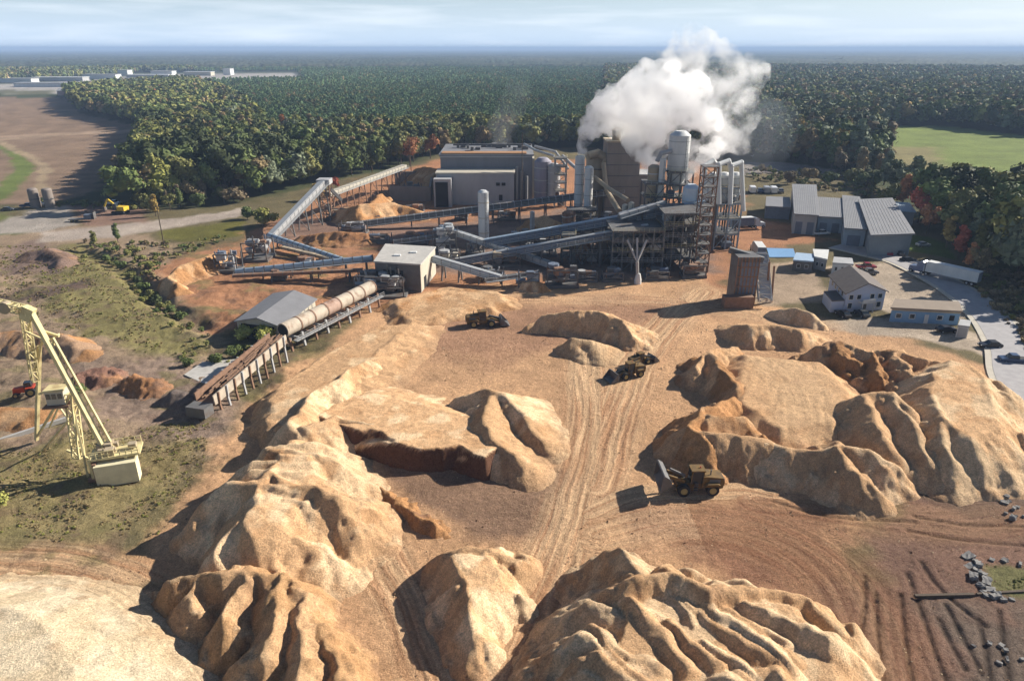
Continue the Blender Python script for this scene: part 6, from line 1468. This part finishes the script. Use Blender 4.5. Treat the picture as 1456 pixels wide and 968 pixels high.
e, pts, r = flat_block('site_office', 'pale grey site cabin between the trailer office and the maroon pickup', [(1184, 375), (1213, 377), (1211, 369), (1186, 367)], 3.0, M['white'], M['lgrey'])
a, b = Vector((*G(1184, 375, 3.0)[:2], 0)), Vector((*G(1213, 377, 3.0)[:2], 0)); windows(e, a, b, (.2, .8), 1.1, 2.1, .05); panel(e, 'door', a, b, .46, .56, .1, 2.2, M['dgrey'], .05, .08)
e, pts, r = flat_block('site_office', 'dark fronted cabin with a pale blue roof beside the blue pad', [(1128, 371), (1156, 373), (1156, 363), (1132, 361)], 3.0, M['dgrey'], mat('pale_blue_roof', (.30, .40, .52), .6, .1, .6))
a, b = Vector((*G(1128, 371, 3.0)[:2], 0)), Vector((*G(1156, 373, 3.0)[:2], 0)); windows(e, a, b, (.3, .7), 1.1, 2.1, .08)
o = part('blue_pad', MB().prism([G(x_, y_)[:2] for x_, y_ in [(1094, 366), (1132, 366), (1128, 354), (1090, 353)]], -.2, .12), mat('blue_membrane', (.16, .30, .50), .5, .1, .6)); tag(o, 'flat blue lined pad behind the truck dumper', 'pad')
# workshops and warehouse
def hall2(label, roofpx, z, mw, mr, doors=0, name='workshop'):
    e, pts, r = flat_block(name, label, roofpx, z, mw, mr, over=.5)
    a, b = Vector((*G(*roofpx[0], z)[:2], 0)), Vector((*G(*roofpx[1], z)[:2], 0))
    for k in range(doors): t = (k + .5) / doors; panel(e, 'roller_door', a, b, t - .3 / doors, t + .3 / doors, .1, z * .62, M['dblue'], .05, .1)
    fc = panel(e, 'fascia', a, b, 0, 1, z - .5, z - .02, M['lgrey'], .1, .14); sm = MB(); A, B = Vector((*G(*roofpx[3], z)[:2], 0)), Vector((*G(*roofpx[2], z)[:2], 0))
    for k in range(1, 12): sm.beam((*(a + (b - a) * k / 12).xy, z + .44), (*(A + (B - A) * k / 12).xy, z + .44), .1, .08)
    part('roof_seam', sm, M['lgrey'], r); return e
hall2('light grey workshop with a sloping dark roof nearest the plant', [(1130, 304), (1163, 306), (1160, 265), (1127, 264)], 7.0, M['lgrey'], M['roofg'], 2)
hall2('lower blue grey workshop adjoining the light grey workshop', [(1164, 308), (1199, 310), (1196, 284), (1162, 282)], 5.5, M['blue'], M['roofg'], 2)
hall2('blue shadowed middle workshop with a notch in the roof line', [(1201, 324), (1232, 326), (1222, 282), (1198, 280)], 6.0, M['blue'], M['roofg'], 1)
hall2('largest grey warehouse with a wide pale roof beside the maple trees', [(1239, 334), (1298, 332), (1268, 284), (1222, 286)], 7.0, mat('slate_cladding', (.22, .25, .27), .7, .12, .4), M['roofg'], 0, 'warehouse')
e, pts, r = flat_block('workshop', 'dark blue and green shed at the side of the workshops', [(1089, 294), (1124, 296), (1122, 282), (1090, 281)], 4.5, M['dblue'], M['roofg'])
hall2('narrow grey annex with a pale roof behind the large warehouse', [(1262, 300), (1301, 302), (1292, 290), (1264, 288)], 5.0, M['lgrey'], mat('pale_roof', (.42, .50, .56), .6, .1, .4), 0)
# pad, debris ring, beams
o = part('concrete_pad', MB().prism([G(x_, y_)[:2] for x_, y_ in [(262, 534), (300, 551), (348, 520), (335, 512), (288, 516)]], -.5, .25), M['conc']); tag(o, 'bare pale concrete pad by the log trough', kind='structure')
def stone(px, py, s, label, grp, sd, m='stone'):
    import bmesh
    bm = bmesh.new(); bmesh.ops.create_cube(bm, size=1.0); bmesh.ops.subdivide_edges(bm, edges=bm.edges[:], cuts=2, use_grid_fill=True); r_ = random.Random(sd); k = (r_.uniform(.8, 1.5) * s, r_.uniform(.6, 1) * s, r_.uniform(.4, .8) * s)
    for v in bm.verts: v.co = Vector((v.co.x * k[0], v.co.y * k[1], v.co.z * k[2])) * (1 + r_.uniform(-.12, .12)); v.co += Vector([r_.uniform(-.06, .06) * s for _ in range(3)])
    me = bpy.data.meshes.new('concrete_chunk'); bm.to_mesh(me); bm.free(); me.materials.append(M[m]); o = bpy.data.objects.new('concrete_chunk', me); COL.objects.link(o); x, y, _ = G(px, py); o.location = (x, y, k[2] * .3); o.rotation_euler = (r_.uniform(-.2, .2), r_.uniform(-.2, .2), r_.uniform(0, 3)); tag(o, label, 'concrete block', grp)
ring = [(1376, 793), (1386, 798), (1379, 806), (1388, 812), (1396, 818), (1384, 822), (1402, 828), (1394, 834), (1408, 840), (1400, 846), (1414, 850), (1426, 854), (1438, 853), (1410, 797), (1428, 798), (1450, 803), (1418, 848), (1390, 804)]
for i, (a, b) in enumerate(ring): stone(a, b, random.uniform(.5, 1.15), 'jagged grey concrete chunk in the broken ring round the grassy patch', 'concrete chunks round the grassy patch', i)
for i in range(7): stone(random.uniform(1360, 1456), random.uniform(915, 960), random.uniform(.25, .6), 'small grey rubble chunk strewn on the brown soil below the grassy patch', 'rubble chunks below the grassy patch', 50 + i)
for i in range(10): stone(1440 + random.uniform(-14, 16), 700 + i * 4 + random.uniform(-3, 3), random.uniform(.4, .9), 'grey rubble chunk on the dark soil at the foot of the largest dome', 'rubble chunks near the largest dome', 80 + i)
def timber(p, q, w, label): 
    a, b = gv(*p), gv(*q); a.z = b.z = w * .6; o = part('timber_beam', MB().beam(a, b, w), M['bark']); tag(o, label, 'beam')
timber((1300, 849), (1384, 847), .35, 'long dark timber beam lying on the soil toward the concrete chunks'); timber((1388, 846), (1456, 842), .3, 'dark timber beam running through the ring of concrete chunks')
# scattered scrub: ground cover on the waste land
def scrub():
    rg = np.random.default_rng(8); it = []
    def add(poly, n, hs, cols):
        w = gp(poly); xs = [p[0] for p in w]; ys = [p[1] for p in w]; c = 0
        while c < n:
            x, y = rg.uniform(min(xs), max(xs)), rg.uniform(min(ys), max(ys)); c += 1
            if not bool(inside(np.array([x]), np.array([y]), w)[0]) or float(fbm(x / 6, y / 6, 3, 61)) < -.05: continue
            it.append((x, y, float(base_height(np.array([x]), np.array([y]))[0]) - .1, rg.uniform(*hs), 'bush', int(rg.integers(3)), 24, pick(cols[0], cols[1], rg)))
    add([(-60, 350), (110, 350), (180, 400), (255, 455), (290, 500), (200, 500), (110, 475), (-60, 430)], 8000, (.2, .65), (['ol', 'yg', 'tn'], [2, 1.6, 5]))
    add([(-60, 620), (60, 640), (150, 600), (300, 600), (290, 660), (230, 760), (120, 775), (-60, 760)], 5000, (.12, .4), (['yg', 'tn'], [2, 4]))
    add([(120, 345), (240, 345), (340, 335), (240, 372), (225, 400), (190, 395)], 700, (.6, 1.8), (['ol', 'md', 'tn', 'br'], [3, 2, 1, 1]))
    add([(180, 395), (215, 420), (300, 470), (340, 500), (330, 520), (250, 470), (190, 420)], 350, (.6, 1.6), (['ol', 'md', 'br'], [3, 2, 2]))
    add([(240, 495), (300, 505), (330, 500), (420, 470), (400, 490), (330, 520), (260, 520)], 200, (.5, 1.3), (['ol', 'md', 'yg'], [3, 2, 2]))
    add([(1372, 384), (1456, 400), (1600, 480), (1600, 590), (1490, 540), (1456, 492), (1420, 448), (1390, 415)], 1700, (.5, 2.0), (['br', 'ol', 'tn'], [3, 2, 2]))
    add([(60, 285), (200, 292), (200, 300), (60, 294)], 200, (.8, 2.4), (['md', 'ol', 'br'], [2, 3, 1]))
    add([(1060, 240), (1240, 250), (1300, 300), (1240, 285), (1120, 262), (1060, 258)], 900, (.8, 3.0), (['md', 'ol', 'tn', 'br'], [2, 3, 1, 1]))
    add([(1395, 800), (1456, 802), (1456, 850), (1415, 838)], 160, (.12, .35), (['yg', 'ol'], [1, 2]))
    merged_forest('undergrowth', it, M['forest'], 'dry brown and green scrub covering the waste ground')
scrub()
def debris():
    rg = np.random.default_rng(77); o8 = np.array([(1, 0, 0), (-1, 0, 0), (0, 1, 0), (0, -1, 0), (0, 0, .7), (0, 0, -.7)], float); f8 = np.array([(0, 2, 4), (2, 1, 4), (1, 3, 4), (3, 0, 4), (2, 0, 5), (1, 2, 5), (3, 1, 5), (0, 3, 5)])
    w = gp([(345, 600), (520, 450), (700, 410), (1040, 425), (1180, 468), (1400, 530), (1456, 700), (1456, 1000), (0, 1000), (0, 790), (210, 790)]); xs = [p[0] for p in w]; ys = [p[1] for p in w]; n = 20000
    x = rg.uniform(min(xs), max(xs), n); y = rg.uniform(min(ys), max(ys), n); k = inside(x, y, w) & (fbm(x / 7, y / 7, 3, 201) > -.02); x, y = x[k], y[k]; n = len(x)
    s = rg.uniform(.04, .12, n) * np.where(rg.random(n) < .05, 2.0, 1.0); z = base_height(x, y) + s * .2
    V = o8[None] * s[:, None, None] * rg.uniform(.5, 1.5, (n, 6, 3)) + np.stack([x, y, z], -1)[:, None]; c = np.array([(.20, .12, .075), (.34, .22, .13), (.26, .16, .10), (.55, .42, .27)])[rg.integers(0, 4, n)]
    raw = raw_mesh('bark_debris', V.reshape(-1, 3), (f8[None] + (np.arange(n) * 6)[:, None, None]).reshape(-1, 3), M['forest'], np.repeat(c, 6, 0), smooth=False); tag(raw, 'bark scraps and clods strewn over the sandy yard', kind='stuff')
debris()
# distant sheds beyond the field
for i, (a, b, y0, h, m_, lb) in enumerate([(0, 45, 118, 7, 'white', 'long white greenhouse roof farthest out on the plain, first of the row'), (46, 118, 116, 7, 'lgrey', 'long pale grey shed beside the far white greenhouse'), (20, 108, 124, 6, 'white', 'white low shed in front of the far grey shed'),
        (118, 165, 113, 9, 'white', 'white warehouse beyond the corner of the wood'), (168, 182, 108, 12, 'white', 'small bright white block on the far clearing'), (215, 245, 108, 10, 'white', 'white warehouse midway along the far clearing'),
        (180, 240, 111, 6, 'lgrey', 'long flat grey shed on the far clearing'), (262, 300, 108, 8, 'cream', 'cream shed on the far clearing before the dark wood'), (318, 328, 107, 14, 'white', 'tall pinkish block at the end of the far clearing')]):
    x0, D, _ = G(a, y0); x1 = G(b, y0)[0]; e = thing('distant_shed', lb, 'building', ((x0 + x1) / 2, D, 0)); part('wall', MB().box(((x0 + x1) / 2, D + 12, h / 2), (x1 - x0, 24, h)), M[m_], e); part('roof', MB().box(((x0 + x1) / 2, D + 12, h + .4), (x1 - x0 + 2, 26, .8)), M['white'] if m_ != 'white' else M['lgrey'], e)
e = gable('farmhouse', 'small reddish farmhouse at the corner of the ploughed field', G(82, 136)[:2], G(97, 136)[:2], (G(97, 136)[0], G(97, 136)[1] + 14), (G(82, 136)[0], G(82, 136)[1] + 14), 6, 9, mat('pink_wall', (.42, .27, .24), .8, .1, .2), M['lgrey'], along='AB')[0]
# ------------------------------------------------------------------ air
def haze():
    R0 = 34500.0; mb = MB(); mb.box((0, 0, 0), (2 * R0, 2 * R0, 1)); 
    zs = (-6.0, 86.0); vs = [(x, y, z) for z in zs for y in (-R0, R0) for x in (-R0, R0)]
    mb = MB(); mb.add(vs, [(0, 2, 3, 1), (4, 5, 7, 6), (0, 1, 5, 4), (2, 6, 7, 3), (0, 4, 6, 2), (1, 3, 7, 5)])
    m = bpy.data.materials.new('haze_air'); m.use_nodes = True; t = m.node_tree; t.nodes.clear()
    o = t.nodes.new('ShaderNodeOutputMaterial'); v = t.nodes.new('ShaderNodeVolumePrincipled'); t.links.new(v.outputs[0], o.inputs['Volume'])
    v.inputs['Density'].default_value = 0.00016; v.inputs['Color'].default_value = (0.40, 0.55, 0.82, 1); v.inputs['Anisotropy'].default_value = 0.0
    ob = part('haze', mb, m); tag(ob, 'pale blue air over the whole plain', kind='stuff')
haze()

# ------------------------------------------------------------------ steam
def vol_mat(name, dens, scale, lo, hi, col=(1, 1, 1, 1), an=0.7):
    m = bpy.data.materials.new(name); m.use_nodes = True; t = m.node_tree; t.nodes.clear(); N = t.nodes.new; K = t.links.new
    o = N('ShaderNodeOutputMaterial'); v = N('ShaderNodeVolumePrincipled'); K(v.outputs[0], o.inputs['Volume']); v.inputs['Color'].default_value = col; v.inputs['Anisotropy'].default_value = an
    if scale:
        tcn = N('ShaderNodeTexCoord'); n1 = N('ShaderNodeTexNoise'); n1.inputs['Scale'].default_value = scale; n1.inputs['Detail'].default_value = 5; n1.inputs['Roughness'].default_value = .6; n1.inputs['Distortion'].default_value = .4
        K(tcn.outputs['Object'], n1.inputs['Vector']); r = N('ShaderNodeMapRange'); r.inputs['From Min'].default_value = lo; r.inputs['From Max'].default_value = hi; r.inputs['To Max'].default_value = dens
        K(n1.outputs['Fac'], r.inputs[0]); K(r.outputs[0], v.inputs['Density'])
    else: v.inputs['Density'].default_value = dens
    return m
from mathutils import noise as mnoise
def plume(name, label, blobs, m, res=1.1, amp=.45, sc=.2, step=None):
    """blobs: (px, py, D, radius); one closed surface round them all, by voxel remesh of displaced balls"""
    import bmesh
    bm = bmesh.new()
    for a, b, D, r in blobs:
        c = Vector(P(a, b, D)); s = bmesh.ops.create_icosphere(bm, subdivisions=3, radius=r, matrix=Matrix.Translation(c))['verts']
        for v in s:
            d = (v.co - c); n = mnoise.fractal(v.co * sc, 1.0, 2.0, 3) + .5 * abs(mnoise.noise(v.co * sc * 2.6)); v.co = c + d * (1 + amp * n)
    me = bpy.data.meshes.new(name); bm.to_mesh(me); bm.free(); o = bpy.data.objects.new(name, me); COL.objects.link(o)
    md = o.modifiers.new('r', 'REMESH'); md.mode = 'VOXEL'; md.voxel_size = res
    dg = bpy.context.evaluated_depsgraph_get(); me2 = bpy.data.meshes.new_from_object(o.evaluated_get(dg)); o.modifiers.clear(); o.data = me2
    c = Vector(P(blobs[0][0], blobs[0][1], blobs[0][2]))
    me2.vertices.foreach_get('co', (buf := np.empty(len(me2.vertices) * 3, np.float32))); V = buf.reshape(-1, 3)
    for k in range(len(V)):
        p = Vector(V[k]); n = me2.vertices[k].normal; V[k] += np.array(n) * (1.5 * abs(mnoise.noise(p * .20)) + .9 * abs(mnoise.noise(p * .5)) + .5 * abs(mnoise.noise(p * 1.1)) - .8) * amp * 2.6
    me2.vertices.foreach_set('co', V.ravel()); me2.materials.clear(); me2.materials.append(m); me2.update()
    return tag(o, label, kind='stuff')
core = [(826, 217, 262, 1.9), (827, 208, 263, 2.4), (831, 198, 264, 3.2), (836, 188, 266, 3.8), (843, 176, 268, 4.6), (850, 164, 268, 5.0), (857, 152, 270, 5.4), (868, 178, 272, 4.6), (872, 160, 272, 6.5),
        (880, 140, 272, 6.0), (893, 155, 272, 8.5), (900, 132, 270, 7.5), (915, 145, 268, 9), (925, 120, 268, 8), (935, 140, 266, 9.5), (945, 108, 266, 6.5), (955, 128, 264, 8.5), (972, 140, 264, 7.5), (915, 175, 262, 7.5), (935, 165, 262, 8),
        (905, 200, 258, 5.5), (912, 215, 256, 4.5), (925, 190, 258, 6), (975, 118, 264, 6), (990, 130, 262, 5.5), (985, 165, 262, 5.5), (1000, 170, 262, 5), (1012, 168, 262, 4.5), (925, 232, 250, 3.2), (890, 180, 268, 6), (962, 160, 262, 6)]
plume('steam', 'dense white steam cloud rolling from the tall chimney over the towers', core, vol_mat('steam_dense', .38, .2, .38, .56), res=1.0)
wisp = [(960, 90, 270, 8), (980, 75, 272, 8), (1000, 62, 274, 6), (1010, 85, 272, 8), (1030, 100, 272, 8.5), (1050, 120, 270, 8.5), (1060, 105, 272, 7), (1078, 105, 272, 5), (1045, 145, 268, 8.5), (1025, 165, 266, 8), (1000, 110, 268, 8), (1040, 190, 262, 7),
        (1015, 205, 258, 6), (995, 215, 254, 5), (990, 238, 248, 4), (978, 250, 244, 3), (1000, 150, 266, 8), (990, 52, 275, 4), (925, 210, 254, 7), (1055, 165, 266, 7), (945, 195, 256, 6), (1020, 130, 268, 8)]
plume('steam', 'thin torn steam drifting away beyond the fat high silo', wisp, vol_mat('steam_thin', .15, .12, .46, .62), res=1.3)
plume('steam', 'small white puff escaping beside the lattice tower', [(985, 240, 222, 2.2), (977, 250, 220, 1.7), (992, 232, 223, 2.4), (1008, 215, 226, 3.2), (1018, 206, 228, 3.4), (1000, 224, 225, 2.6)], vol_mat('steam_puff', .5, .16, .38, .55), res=.6)
plume('smoke', 'faint grey vapour over the trees behind the mill hall', [(715, 205, 330, 5), (712, 190, 335, 6), (718, 172, 340, 6.5), (725, 155, 345, 7), (735, 135, 350, 7)], vol_mat('vapour', .011, .06, .35, .6), res=2.0)
plume('smoke', 'blue grey vapour drifting down wind behind the cyclone bank', [(1060, 215, 300, 11), (1085, 205, 310, 12), (1075, 180, 310, 13), (1060, 160, 310, 12), (1100, 180, 320, 12)], vol_mat('vapour_blue', .005, .04, .30, .6, (.85, .92, 1, 1)), res=2.5)
